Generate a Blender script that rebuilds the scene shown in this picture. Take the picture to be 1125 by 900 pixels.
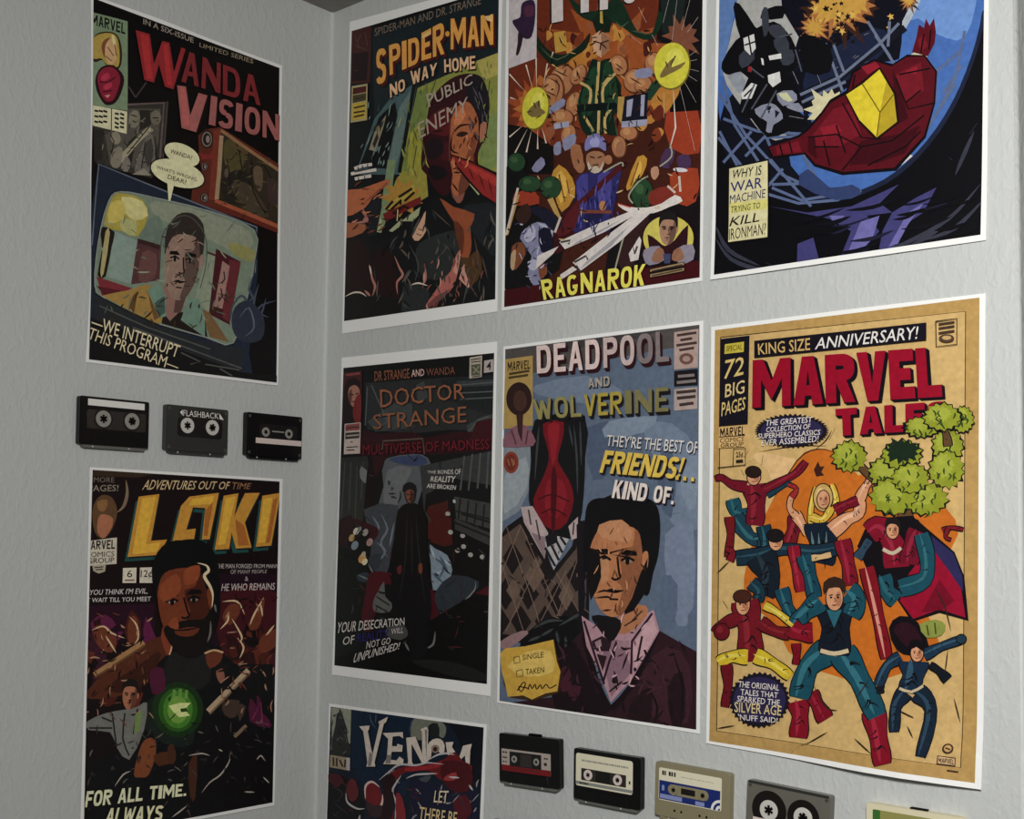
import bpy, bmesh, math, random
from mathutils import Matrix, Vector
for o in list(bpy.data.objects): bpy.data.objects.remove(o)
random.seed(7)
SC = bpy.context.scene
COL = SC.collection

# ------------------------------------------------------------------ camera, light, exposure
# z axis = the corner of the room; the long poster wall is the plane y = 0 (x > 0), the other wall is x = 0 (y < 0)
EYE = 1.63                      # height of the camera above the floor
CAM = Vector((1.4226, -1.1983, EYE))
FPX, CX, CY = 1371.53, 546.01, 545.17            # focal length and principal point, for a 1125 x 900 picture
yaw, pit, rol = math.radians(41.9335), math.radians(1.60208), math.radians(0.99885)
ROT = Matrix.Rotation(yaw, 3, 'Z') @ Matrix.Rotation(math.pi/2 + pit, 3, 'X') @ Matrix.Rotation(rol, 3, 'Z')
cd = bpy.data.cameras.new('camera'); cam = bpy.data.objects.new('camera', cd); COL.objects.link(cam)
cam.matrix_world = Matrix.Translation(CAM) @ ROT.to_4x4()
cd.sensor_fit = 'HORIZONTAL'; cd.sensor_width = 36; cd.lens = 36*FPX/1125
cd.shift_x = (562.5 - CX)/1125; cd.shift_y = (CY - 450)/1125
cd.clip_start = 0.02
SC.camera = cam

SC.view_settings.view_transform = 'Standard'; SC.view_settings.look = 'None'
SC.view_settings.gamma = 1; SC.view_settings.use_curve_mapping = False
SC.view_settings.exposure = 0.0

W = bpy.data.worlds.new('world'); SC.world = W; W.use_nodes = True
W.node_tree.nodes['Background'].inputs[0].default_value = (0.93, 0.97, 1.0, 1)
W.node_tree.nodes['Background'].inputs[1].default_value = 0.035  # sky

ld = bpy.data.lights.new('room_lamp_light', 'AREA'); ld.shape = 'DISK'; ld.size = 0.22
ld.energy = 21.5
ld.color = (1.0, 0.985, 0.97)
lamp = bpy.data.objects.new('room_lamp_light', ld); COL.objects.link(lamp)
lamp.location = (1.50, -1.28, EYE + 0.37)
lamp.rotation_euler = Vector((-0.12, 1.0, -0.22)).to_track_quat('-Z', 'Y').to_euler()

# ------------------------------------------------------------------ helpers
def lin(c):
    c = c/255.0
    return c/12.92 if c <= 0.04045 else ((c + 0.055)/1.055)**2.4
def srgb(c): return (lin(c[0]), lin(c[1]), lin(c[2]), 1.0)

def ray(px, py):
    return ROT @ Vector(((px - CX)/FPX, -(py - CY)/FPX, -1.0))
def wall_pt(wall, px, py):
    """photo pixel -> (distance from the corner, height) on that wall"""
    d = ray(px, py)
    if wall == 'R':
        t = -CAM.y/d.y; p = CAM + d*t; return (p.x, p.z)
    t = -CAM.x/d.x; p = CAM + d*t; return (-p.y, p.z)
def to_world(wall, s, z, off):
    return Vector((s, -off, z)) if wall == 'R' else Vector((off, -s, z))

def mat(name, col, rough=0.6, spec=0.5, metal=0.0, bump=0.0, scale=300.0, var=0.0, trans=0.0):
    m = bpy.data.materials.new(name); m.use_nodes = True
    nt = m.node_tree; b = nt.nodes['Principled BSDF']
    b.inputs['Base Color'].default_value = col if len(col) == 4 else srgb(col)
    b.inputs['Roughness'].default_value = rough
    b.inputs['Metallic'].default_value = metal
    b.inputs['Specular IOR Level'].default_value = spec
    b.inputs['Transmission Weight'].default_value = trans
    if bump or var:
        tc = nt.nodes.new('ShaderNodeTexCoord'); nz = nt.nodes.new('ShaderNodeTexNoise')
        nz.inputs['Scale'].default_value = scale; nz.inputs['Detail'].default_value = 3
        nt.links.new(tc.outputs['Object'], nz.inputs['Vector'])
        if bump:
            bp = nt.nodes.new('ShaderNodeBump'); bp.inputs['Strength'].default_value = bump
            bp.inputs['Distance'].default_value = 0.001
            nt.links.new(nz.outputs['Fac'], bp.inputs['Height']); nt.links.new(bp.outputs['Normal'], b.inputs['Normal'])
        if var:
            c = b.inputs['Base Color'].default_value
            rp = nt.nodes.new('ShaderNodeMixRGB'); rp.inputs[1].default_value = [x*(1 - var) for x in c[:3]] + [1]
            rp.inputs[2].default_value = [min(1, x*(1 + var)) for x in c[:3]] + [1]
            nt.links.new(nz.outputs['Fac'], rp.inputs[0]); nt.links.new(rp.outputs[0], b.inputs['Base Color'])
    return m

def wall_material(name, col):
    """rolled-on wall paint over a light knock-down texture"""
    m = bpy.data.materials.new(name); m.use_nodes = True
    nt = m.node_tree; N = nt.nodes; b = N['Principled BSDF']
    b.inputs['Base Color'].default_value = srgb(col); b.inputs['Roughness'].default_value = 0.55
    b.inputs['Specular IOR Level'].default_value = 0.35
    tc = N.new('ShaderNodeTexCoord')
    n1 = N.new('ShaderNodeTexNoise'); n1.inputs['Scale'].default_value = 130; n1.inputs['Detail'].default_value = 2.5
    n1.inputs['Distortion'].default_value = 0.5
    n2 = N.new('ShaderNodeTexNoise'); n2.inputs['Scale'].default_value = 330; n2.inputs['Detail'].default_value = 2
    mp = N.new('ShaderNodeMapping'); mp.inputs['Scale'].default_value = (1, 1, 0.55)
    nt.links.new(tc.outputs['Object'], mp.inputs['Vector'])
    nt.links.new(mp.outputs['Vector'], n1.inputs['Vector']); nt.links.new(mp.outputs['Vector'], n2.inputs['Vector'])
    rp = N.new('ShaderNodeValToRGB'); rp.color_ramp.elements[0].position = 0.46; rp.color_ramp.elements[1].position = 0.68
    nt.links.new(n1.outputs['Fac'], rp.inputs['Fac'])
    ma = N.new('ShaderNodeMath'); ma.operation = 'MULTIPLY_ADD'; ma.inputs[1].default_value = 0.30
    nt.links.new(n2.outputs['Fac'], ma.inputs[0]); nt.links.new(rp.outputs['Color'], ma.inputs[2])
    bp = N.new('ShaderNodeBump'); bp.inputs['Strength'].default_value = 0.26; bp.inputs['Distance'].default_value = 0.0016
    nt.links.new(ma.outputs[0], bp.inputs['Height']); nt.links.new(bp.outputs['Normal'], b.inputs['Normal'])
    return m

def link(name, bm, m, parent=None):
    me = bpy.data.meshes.new(name); bm.to_mesh(me); bm.free()
    o = bpy.data.objects.new(name, me); COL.objects.link(o)
    for x in (m if isinstance(m, (list, tuple)) else [m]): me.materials.append(x)
    if parent: o.parent = parent
    return o
def empty(name, label, cat, group=None, M=None):
    o = bpy.data.objects.new(name, None); COL.objects.link(o); o.empty_display_size = 0.05
    if M is not None: o.matrix_world = M
    o['label'] = label; o['category'] = cat
    if group: o['group'] = group
    return o
def box_bm(x0, x1, y0, y1, z0, z1):
    bm = bmesh.new(); bmesh.ops.create_cube(bm, size=1)
    for v in bm.verts:
        v.co = ((x0 + x1)/2 + v.co.x*(x1 - x0), (y0 + y1)/2 + v.co.y*(y1 - y0), (z0 + z1)/2 + v.co.z*(z1 - z0))
    return bm

# ------------------------------------------------------------------ room
PAINT = wall_material('grey_wall_paint', (200, 203, 200))
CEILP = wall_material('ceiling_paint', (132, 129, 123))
FLOORM = mat('floor_boards', (120, 100, 80), 0.6, var=0.2, scale=6)
H = EYE + 0.7685
XE = 1.003                       # where the poster wall ends in an outside corner
def structure(name, bm, m):
    o = link(name, bm, m); o['kind'] = 'structure'; return o
structure('wall_left', box_bm(-0.12, 0, -2.6, 0.12, 0, H), PAINT)
bm = box_bm(0, XE, 0, 1.4, 0, H)
# the outside corner leans a little
for v in bm.verts:
    if v.co.x > 0.5: v.co.x = 1.0125 - 0.0125*(v.co.z - (EYE - 0.26))/0.77
e = [e for e in bm.edges if all(v.co.x > 0.5 and v.co.y < 0.01 for v in e.verts)]
bmesh.ops.bevel(bm, geom=e, offset=0.004, segments=4, affect='EDGES', profile=0.5)
for f in bm.faces: f.smooth = len(f.verts) == 4 and f.calc_area() < 0.02
structure('wall_back', bm, PAINT)
structure('wall_passage', box_bm(XE, 3.2, 1.4, 1.52, 0, H), PAINT)
structure('floor', box_bm(-0.12, 3.2, -2.6, 1.52, -0.05, 0), FLOORM)
structure('ceiling', box_bm(-0.12, 3.2, -2.6, 1.52, H, H + 0.05), CEILP)
# bead of caulk and paint that runs down the inside corner
bm = bmesh.new()
n = 5; rows = []
for k in range(25):
    z = H*k/24; w = 0.0042 + 0.0006*math.sin(k*1.7)
    rows.append([bm.verts.new((w*(1 - math.sin(a)), -w*(1 - math.cos(a)), z)) for a in [math.pi/2*j/n for j in range(n + 1)]])
for a, b in zip(rows, rows[1:]):
    for j in range(n): bm.faces.new((a[j], a[j+1], b[j+1], b[j])).smooth = True
structure('trim_1', bm, PAINT)
# ------------------------------------------------------------------ posters: a paper sheet with printed inks on it
def ink_material():
    m = bpy.data.materials.new('printed_ink'); m.use_nodes = True
    nt = m.node_tree; N = nt.nodes; b = N['Principled BSDF']
    at = N.new('ShaderNodeAttribute'); at.attribute_name = 'ink'
    tc = N.new('ShaderNodeTexCoord'); nz = N.new('ShaderNodeTexNoise'); nz.inputs['Scale'].default_value = 160; nz.inputs['Detail'].default_value = 4
    nt.links.new(tc.outputs['Object'], nz.inputs['Vector'])
    mr = N.new('ShaderNodeMapRange'); mr.inputs['To Min'].default_value = 0.72; mr.inputs['To Max'].default_value = 1.28
    nt.links.new(nz.outputs['Fac'], mr.inputs['Value'])
    mx = N.new('ShaderNodeVectorMath'); mx.operation = 'SCALE'
    nt.links.new(at.outputs['Color'], mx.inputs[0]); nt.links.new(mr.outputs[0], mx.inputs['Scale'])
    nt.links.new(mx.outputs[0], b.inputs['Base Color'])
    b.inputs['Roughness'].default_value = 0.42; b.inputs['Specular IOR Level'].default_value = 0.22
    return m
INK = ink_material()
PAPER = mat('poster_paper', (250, 250, 246), 0.5, 0.3)

_glyphs = {}
def glyphs(s, bold):
    """a string as triangles with its bounding box scaled to 0..1, from the built-in font"""
    k = (s, bold)
    if k not in _glyphs:
        c = bpy.data.curves.new('t', 'FONT'); c.body = s; c.offset = 0.0 if 'M' in s else min(0.007, bold*0.16); c.resolution_u = 2; c.fill_mode = 'FRONT'
        c.space_line = 0.95
        c.align_x = 'CENTER'
        o = bpy.data.objects.new('t', c); COL.objects.link(o)
        bpy.context.view_layer.update()
        me = o.evaluated_get(bpy.context.evaluated_depsgraph_get()).to_mesh()
        vs = [(v.co.x, v.co.y) for v in me.vertices]; fs = [tuple(p.vertices) for p in me.polygons]
        x0 = min(v[0] for v in vs); x1 = max(v[0] for v in vs); y0 = min(v[1] for v in vs); y1 = max(v[1] for v in vs)
        _glyphs[k] = ([((x - x0)/(x1 - x0), (y1 - y)/(y1 - y0)) for x, y in vs], fs)
        bpy.data.objects.remove(o); bpy.data.curves.remove(c)
    return _glyphs[k]
def crom(pts, n=4, closed=True):
    out = []; N = len(pts)
    for i in range(N if closed else N - 1):
        g = (lambda j: pts[j % N]) if closed else (lambda j: pts[max(0, min(N - 1, j))])
        p0, p1, p2, p3 = g(i-1), g(i), g(i+1), g(i+2)
        for k in range(n):
            t = k/n
            out.append(tuple(0.5*(2*p1[c] + (p2[c]-p0[c])*t + (2*p0[c]-5*p1[c]+4*p2[c]-p3[c])*t*t + (3*p1[c]-p0[c]-3*p2[c]+p3[c])*t**3) for c in (0, 1)))
    if not closed: out.append(tuple(pts[-1]))
    return out

def block(ch, w, h):
    """one heavy capital in a unit box (x right, y down) as a list of (verts, faces)"""
    rect = lambda x0, y0, x1, y1: ([(x0, y0), (x1, y0), (x1, y1), (x0, y1)], [(0, 1, 2, 3)])
    poly = lambda *p: (list(p), [tuple(range(len(p)))])
    def arc(cx, cy, rx, ry, a0, a1, n=18, e=2.6):
        vs = []
        for k in range(n + 1):
            a = math.radians(a0 + (a1 - a0)*k/n); c, s = math.cos(a), math.sin(a)
            f = lambda v: math.copysign(abs(v)**(2/e), v)
            vs += [(cx + rx*f(c), cy + ry*f(s)), (cx + (rx - w)*f(c), cy + (ry - h)*f(s))]
        return (vs, [(2*k, 2*k + 1, 2*k + 3, 2*k + 2) for k in range(n)])
    def bowl(y0, y1, r=1.0):
        m = (y0 + y1)/2
        return [rect(w*.9, y0, .5*r, y0 + h), rect(w*.9, y1 - h, .5*r, y1), arc(.5*r, m, .5*r, (y1 - y0)/2, -90, 90)]
    L = rect(0, 0, w, 1)
    if ch == 'I': return [rect(0, 0, 1, 1)]
    if ch == 'L': return [L, rect(w, 1 - h, 1, 1)]
    if ch == 'E': return [L, rect(w, 0, 1, h), rect(w, .5 - h/2, .86, .5 + h/2), rect(w, 1 - h, 1, 1)]
    if ch == 'F': return [L, rect(w, 0, 1, h), rect(w, .5 - h/2, .86, .5 + h/2)]
    if ch == 'T': return [rect(0, 0, 1, h), rect(.5 - w/2, h, .5 + w/2, 1)]
    if ch == 'H': return [L, rect(1 - w, 0, 1, 1), rect(w, .5 - h/2, 1 - w, .5 + h/2)]
    if ch == 'V': return [poly((0, 0), (w, 0), (.5, .66), (1 - w, 0), (1, 0), (.5 + w*.5, 1), (.5 - w*.5, 1))]
    if ch == 'A': return [poly((.5 - w*.55, 0), (.5 + w*.55, 0), (1, 1), (1 - w, 1), (.5, .28), (w, 1), (0, 1)), rect(.27, .6, .73, .6 + h*.9)]
    if ch == 'M': return [poly((0, 1), (0, 0), (w, 0), (.5, .46), (1 - w, 0), (1, 0), (1, 1), (1 - w*.82, 1), (1 - w*.82, .42), (.5, .86), (w*.82, .42), (w*.82, 1))]
    if ch == 'N': return [poly((0, 1), (0, 0), (w, 0), (1 - w*.9, .58), (1 - w*.9, 0), (1, 0), (1, 1), (1 - w, 1), (w*.9, .42), (w*.9, 1))]
    if ch == 'W': return [poly((0, 0), (w*.8, 0), (.29, .58), (.42, .1), (.58, .1), (.71, .58), (1 - w*.8, 0), (1, 0), (.82, 1), (.62, 1), (.5, .5), (.38, 1), (.18, 1))]
    if ch == 'Y': return [poly((0, 0), (w, 0), (.5, .36), (1 - w, 0), (1, 0), (.5 + w/2, .62), (.5 + w/2, 1), (.5 - w/2, 1), (.5 - w/2, .62))]
    if ch == 'K': return [L, poly((w*.9, .46), (1 - w*1.15, 0), (1, 0), (w*.95, .72)), poly((w*1.2, .5), (w*2.0, .36), (1, 1), (1 - w*1.2, 1))]
    if ch == 'O': return [arc(.5, .5, .5, .5, 0, 360, 32)]
    if ch == 'C': return [arc(.5, .5, .5, .5, 42, 318, 26)]
    if ch == 'G': return [arc(.5, .5, .5, .5, 20, 316, 26), rect(.52, .5, 1, .5 + h)]
    if ch == 'U': return [rect(0, 0, w, .55), rect(1 - w, 0, 1, .55), arc(.5, .5, .5, .5, 0, 180)]
    if ch == 'D': return [L] + bowl(0, 1)
    if ch == 'P': return [L] + bowl(0, .58)
    if ch == 'R': return [L] + bowl(0, .56) + [poly((w*.9, .5), (w*1.9, .5), (1, 1), (1 - w*1.05, 1))]
    if ch == 'B': return [L] + bowl(0, .54, .94) + bowl(.46, 1)
    if ch == 'S': return [arc(.5, .28, .5, .28, -18, -270, 20), arc(.5, .72, .5, .28, -90, 162, 20)]
    if ch == '!': return [poly((.1, 0), (.9, 0), (.7, .68), (.3, .68)), rect(.2, .78, .8, 1)]
    if ch == '.': return [rect(0, .8, 1, 1)]
    return []
class Poster:
    STEP = 4.0e-6                # each printed ink layer lies this much above the last
    def __init__(self, label, wall, paper, art, light, lift=None, group='comic cover posters on the walls', cells=None, tone=1.0, sat=1.0):
        self.wall, self.light, self.lift, self.cells, self.tone, self.sat = wall, light, lift, cells, tone, sat
        P = [wall_pt(wall, *q) for q in paper]; self.A = [wall_pt(wall, *q) for q in art]
        self.s0 = sum(p[0] for p in P)/len(P); self.z0 = min(p[1] for p in P)
        ss = [p[0] for p in P]; zz = [p[1] for p in P]
        self.bb = (min(ss), max(ss), min(zz), max(zz))
        M = Matrix.Translation(to_world(wall, self.s0, self.z0, 0))
        if wall == 'L': M = M @ Matrix.Rotation(math.pi/2, 4, 'Z')
        self.root = empty('wall_poster', label, 'poster', group, M)
        bm = bmesh.new()
        vs = [bm.verts.new((p[0], 0.0, p[1])) for p in P]; bm.faces.new(vs)
        self.cut(bm, clip=False)
        self.place(bm, 0.0012)
        r = bmesh.ops.extrude_face_region(bm, geom=list(bm.faces))
        for v in r['geom']:
            if isinstance(v, bmesh.types.BMVert): v.co.y -= 0.0003
        bmesh.ops.recalc_face_normals(bm, faces=bm.faces)
        pass
        self.paper = link('paper_sheet', bm, PAPER, self.root)
        self.parts = {}; self.level = 0; self.f = (0, 0, 1); self.cur = 'cover_artwork'
        self.notes = {}
    # --- drawing
    def F(self, x0, y0, s): self.f = (x0, y0, s); return self
    def part(self, name): self.cur = name; return self
    def pt(self, p): return wall_pt(self.wall, self.f[0] + p[0]/self.f[2], self.f[1] + p[1]/self.f[2])
    def add(self, col, vs, fs):
        c = srgb(col); g = 0.3*c[0] + 0.6*c[1] + 0.1*c[2]
        c = tuple(min(0.9, (g + (x - g)*self.sat)*self.tone/self.light) for x in c[:3]) + (1.0,)
        self.level += 1
        self.parts.setdefault(self.cur, []).append((self.level, c, [self.pt(v) for v in vs], fs))
    def P(self, col, pts, s=0):
        if s: pts = crom(pts, s)
        self.add(col, pts, [tuple(range(len(pts)))])
    def E(self, col, cx, cy, rx, ry, rot=0, n=28):
        a = math.radians(rot); ca, sa = math.cos(a), math.sin(a)
        self.add(col, [(cx + rx*math.cos(t)*ca - ry*math.sin(t)*sa, cy + rx*math.cos(t)*sa + ry*math.sin(t)*ca) for t in [2*math.pi*k/n for k in range(n)]], [tuple(range(n))])
    def L(self, col, pts, w, s=0, taper=0, closed=False):
        if closed: pts = list(pts) + [pts[0]]
        if s: pts = crom(pts, s, False)
        n = len(pts); vs = []
        for i, p in enumerate(pts):
            a = pts[max(0, i-1)]; b = pts[min(n-1, i+1)]
            dx, dy = b[0]-a[0], b[1]-a[1]; l = math.hypot(dx, dy) or 1
            ww = w/2
            if taper == 1: ww *= 1 - 0.9*i/(n-1)
            if taper == 2: ww *= 0.12 + 0.88*math.sin(math.pi*i/(n-1))
            vs += [(p[0] - dy/l*ww, p[1] + dx/l*ww), (p[0] + dy/l*ww, p[1] - dx/l*ww)]
        self.add(col, vs, [(2*i, 2*i+1, 2*i+3, 2*i+2) for i in range(n-1)])
    def LL(self, col, lines, w, s=0, taper=0):
        for l in lines: self.L(col, l, w, s, taper)
    def PP(self, col, polys, s=0):
        for l in polys: self.P(col, l, s)
    def T(self, col, s, q, bold=0.02, sh=None, shbold=0.05):
        """lettering stretched over the quad q = top-left, top-right, bottom-right, bottom-left"""
        if sh:
            for k in range(2):
                d = (sh[0]*(k + 1)/2, sh[1]*(k + 1)/2)
                self.T(sh[2], s, [(p[0] + d[0], p[1] + d[1]) for p in q], shbold)
        vs, fs = glyphs(s, bold)
        self.add(col, [tuple((q[0][c]*(1-u) + q[1][c]*u)*(1-v) + (q[3][c]*(1-u) + q[2][c]*u)*v for c in (0, 1)) for u, v in vs], fs)
    def B(self, col, s, q, w=.3, h=.2, gap=.13, sh=None, n=3):
        """heavy block capitals stretched over the quad q, with an optional cast of letters behind them"""
        if sh:
            for k in range(n, 0, -1):
                d = (sh[0]*k/n, sh[1]*k/n); self.B(sh[2], s, [(p[0] + d[0], p[1] + d[1]) for p in q], w*1.08, h*1.08, gap*.85)
        wd = {'I': .42, '!': .36, '.': .3, ' ': .5, 'M': 1.3, 'W': 1.35, 'N': 1.08, 'E': .84, 'F': .82, 'L': .82, 'T': .92, 'S': .92}
        ws = [wd.get(c, 1.0) for c in s]; tot = sum(ws) + gap*(len(s) - 1); x = 0
        for c, cw in zip(s, ws):
            for vs, fs in block(c, w/cw if c not in 'I!.' else w, h):
                self.add(col, [tuple((q[0][i]*(1-u) + q[1][i]*u)*(1-v) + (q[3][i]*(1-u) + q[2][i]*u)*v for i in (0, 1)) for u, v in [((x + a*cw)/tot, b) for a, b in vs]], fs)
            x += cw + gap
    def star(self, col, cx, cy, r0, r1, n, sx=1.0, ph=0.0, jit=0.0, rnd=None):
        R = rnd or random
        pts = []
        for k in range(2*n):
            r = (r1 if k % 2 == 0 else r0)*(1 + jit*(R.random() - 0.5)); t = ph + math.pi*k/n
            pts.append((cx + r*sx*math.cos(t), cy + r*math.sin(t)))
        self.P(col, pts)
    def hatch(self, R, n, box, cols, ln, w, ang=(0, 6.28)):
        """loose pen and brush strokes, as inked comic drawings have all over"""
        for k in range(n):
            x, y = R.uniform(box[0], box[2]), R.uniform(box[1], box[3]); t = R.uniform(*ang); l = R.uniform(*ln); b = R.uniform(-.25, .25)
            self.L(R.choice(cols), [(x, y), (x + l/2*math.cos(t + b), y + l/2*math.sin(t + b)), (x + l*math.cos(t), y + l*math.sin(t))], R.uniform(*w), 3, 2)
    def man(self, cx, cy, w, h, tilt, skin, shade, hair, ink=(14, 10, 10), lit=None, beard=False):
        """a plain head of a short-haired man"""
        a = math.radians(tilt); ca, sa = math.cos(a), math.sin(a)
        q = lambda pts: [(cx + u*w/2*ca - v*h/2*sa, cy + u*w/2*sa + v*h/2*ca) for u, v in pts]
        self.P(skin, q([(-.78,-.5),(-.82,.1),(-.7,.52),(-.4,.88),(0,1),(.4,.88),(.7,.52),(.82,.1),(.78,-.5),(.5,-.92),(0,-1),(-.5,-.92)]), 4)
        self.P(shade, q([(.08,-.2),(.2,.2),(.05,.35),(.25,.5),(.1,.95),(.42,.88),(.72,.52),(.84,.1),(.8,-.5),(.55,-.75),(.5,-.3)]), 3)
        if beard: self.P(hair, q([(-.8,.1),(-.62,.35),(-.35,.42),(0,.38),(.35,.42),(.62,.35),(.82,.1),(.76,.55),(.42,.94),(0,1.06),(-.42,.94),(-.74,.55)]), 3)
        self.P(hair, q([(-.88,-.1),(-.92,-.7),(-.5,-1.12),(.2,-1.2),(.8,-.95),(.96,-.4),(.88,.05),(.78,-.3),(.62,-.58),(.1,-.66),(-.5,-.6),(-.76,-.35)]), 3)
        self.P(skin, q([(.82,-.15),(.98,-.2),(1.0,.05),(.86,.22)]), 3)
        for d in (-1, 1):
            self.P(ink, q([(d*.12,-.13),(d*.3,-.22),(d*.62,-.2),(d*.66,-.12),(d*.35,-.12)]))
            self.P((200, 190, 170) if lit is None else lit, q([(d*.24,-.02),(d*.36,-.055),(d*.5,-.01),(d*.36,.025)]), 2)
            self.E(ink, *q([(d*.36,-.015)])[0], w*.035, h*.035, 0, 10)
            self.L(ink, q([(d*.16,-.02),(d*.36,-.09),(d*.58,-.03)]), h*.022)
        self.L(ink, q([(.04,-.08),(.12,.2),(.16,.28),(0,.33),(-.1,.29)]), h*.02, 3)
        self.L(ink, q([(-.3,.55),(-.1,.52),(.05,.54),(.3,.51)]), h*.035, 3, 2)
        self.L(ink, q([(-.14,.68),(.14,.68)]), h*.018)
    # --- building
    def cut(self, bm, clip=True):
        if clip:
            c = Vector((sum(a[0] for a in self.A)/4, 0, sum(a[1] for a in self.A)/4))
            for i in range(4):
                a, b = self.A[i], self.A[(i+1) % 4]
                n = Vector((b[1]-a[1], 0, -(b[0]-a[0]))).normalized(); p = Vector((a[0], 0, a[1]))
                if (c - p).dot(n) > 0: n = -n
                bmesh.ops.bisect_plane(bm, geom=bm.verts[:] + bm.edges[:] + bm.faces[:], dist=1e-7, plane_co=p, plane_no=n, clear_outer=True)
        if self.cells:
            x0, x1, z0, z1 = self.bb
            for k in range(1, self.cells[0]):
                bmesh.ops.bisect_plane(bm, geom=bm.verts[:] + bm.edges[:] + bm.faces[:], dist=1e-7, plane_co=(x0 + (x1-x0)*k/self.cells[0], 0, 0), plane_no=(1, 0, 0))
            for k in range(1, self.cells[1]):
                bmesh.ops.bisect_plane(bm, geom=bm.verts[:] + bm.edges[:] + bm.faces[:], dist=1e-7, plane_co=(0, 0, z0 + (z1-z0)*k/self.cells[1]), plane_no=(0, 0, 1))
            dx, dz = (x1-x0)/self.cells[0], (z1-z0)/self.cells[1]
            for k in range(1, self.cells[0] + self.cells[1]):
                bmesh.ops.bisect_plane(bm, geom=bm.verts[:] + bm.edges[:] + bm.faces[:], dist=1e-7, plane_co=(x0 + dx*k, 0, z0), plane_no=Vector((1/dx, 0, 1/dz)).normalized())
    def bend(self, s, z):
        """how far the sheet stands off the wall, linear over each triangle of the grid it is cut along"""
        if not self.lift: return 0.0
        x0, x1, z0, z1 = self.bb; nx, nz = self.cells
        a = min(max((s - x0)/(x1 - x0)*nx, 0), nx - 1e-6); b = min(max((z - z0)/(z1 - z0)*nz, 0), nz - 1e-6)
        i, j = int(a), int(b); a -= i; b -= j
        f = lambda p, q: self.lift(p/nx if self.wall == 'R' else 1 - p/nx, q/nz)
        if a + b <= 1: return f(i, j) + a*(f(i+1, j) - f(i, j)) + b*(f(i, j+1) - f(i, j))
        return f(i+1, j+1) + (1-a)*(f(i, j+1) - f(i+1, j+1)) + (1-b)*(f(i+1, j) - f(i+1, j+1))
    def place(self, bm, off):
        """wall coordinates -> the poster's own frame (x to the right, y into the wall, z up)"""
        for v in bm.verts:
            s, lv, z = v.co
            v.co = ((s - self.s0)*(1 if self.wall == 'R' else -1), -(off + lv*self.STEP + self.bend(s, z)), z - self.z0)
    def done(self):
        for name, items in self.parts.items():
            bm = bmesh.new(); cl = bm.loops.layers.float_color.new('ink')
            for lv, c, vs, fs in items:
                bv = [bm.verts.new((p[0], lv, p[1])) for p in vs]
                for f in fs:
                    try: fc = bm.faces.new([bv[i] for i in f])
                    except ValueError: continue
                    for l in fc.loops: l[cl] = c
            self.cut(bm)
            self.place(bm, 0.00155)
            bmesh.ops.dissolve_degenerate(bm, dist=1e-7, edges=bm.edges)
            bm.normal_update()
            for f in bm.faces:
                if f.normal.y > 0: f.normal_flip()
            o = link(name.split('#')[0], bm, INK, self.root)
            if name in self.notes: o['label'] = self.notes[name]
# outline of every sheet and of the printed area on it (traced on the photograph, carried onto the wall by wall_pt), and how brightly that spot is lit
SHEETS = dict(
 wanda=('L', [(99.2,-5.2),(173.3,20.5),(245,48.8),(309.3,72.3),(308.4,140),(307.7,220),(305.2,370),(304,424),(200,411),(93.3,398),(96.3,333),(98.6,267),(98.2,180)], [(101.7,-1.5),(306.3,75),(302.3,420.5),(96.8,395)], .45),
 loki=('L', [(98.2,513.3),(200,519.5),(309.9,526.4),(305.8,690),(300.6,884.9),(190,905),(85.8,925),(94.2,690)], [(101,516.3),(306.5,529.2),(298.3,881.5),(90,920)], .40),
 spider=('R', [(385.2,24.3),(474.5,0),(552.8,-21.5),(549.3,180),(547,342.5),(460,355),(376.7,366.7),(381,190)], [(387.3,34.5),(549,-13),(545,329),(379,353)], .49),
 ragnarok=('R', [(557.6,-30),(777.9,-60),(776,60),(772.5,280),(772.2,309),(660,325.5),(552,341.8),(554.2,200)], [(561,-25),(773.3,-55),(769.5,305),(555.5,337.5)], .69),
 iron=('R', [(789,-60),(1088.5,-95),(1087,0),(1084.4,264.4),(930,287),(782,308),(785,150)], [(792,-55),(1083,-88),(1078.5,258.5),(786,302.5)], .98),
 strange=('R', [(376.2,393.2),(460,384.5),(546.8,375.5),(543.6,560),(539.5,765),(450,753),(365.5,741.3),(372.5,560)], [(378.2,404.5),(543.8,388),(535.8,751.5),(368.2,731)], .46),
 deadpool=('R', [(554,381),(660,366.8),(773.3,352.5),(771.8,580),(769.5,806.2),(660,789),(547,772),(550.5,580)], [(556,384),(769.3,357),(765.8,801.5),(549.5,770)], .66),
 tales=('R', [(782.2,359.4),(930,340.5),(1083.3,322.5),(1082.3,600),(1081,866.7),(930,843),(777,816.5),(779.5,600)], [(786.3,363),(1076.8,327.2),(1074,859.5),(780.5,814)], .95),
 venom=('R', [(362.4,772.9),(450,784.6),(535.5,796),(531.5,900),(528,985),(356,960),(360,880)], [(364.3,776.5),(532.3,799.3),(524.8,980),(358,956)], .42),
)
def sheet(key, label, base, **k):
    w, paper, art, light = SHEETS[key]
    a = Poster(label, w, paper, art, light, **k)
    a.F(0, 0, 1); m = [sum(p[i] for p in art)/4 for i in (0, 1)]
    a.P(base, [(p[0] + (9 if p[0] > m[0] else -9), p[1] + (9 if p[1] > m[1] else -9)) for p in art])
    return a
def gauss(u, c, w): return math.exp(-((u - c)/w)**2)
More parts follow.
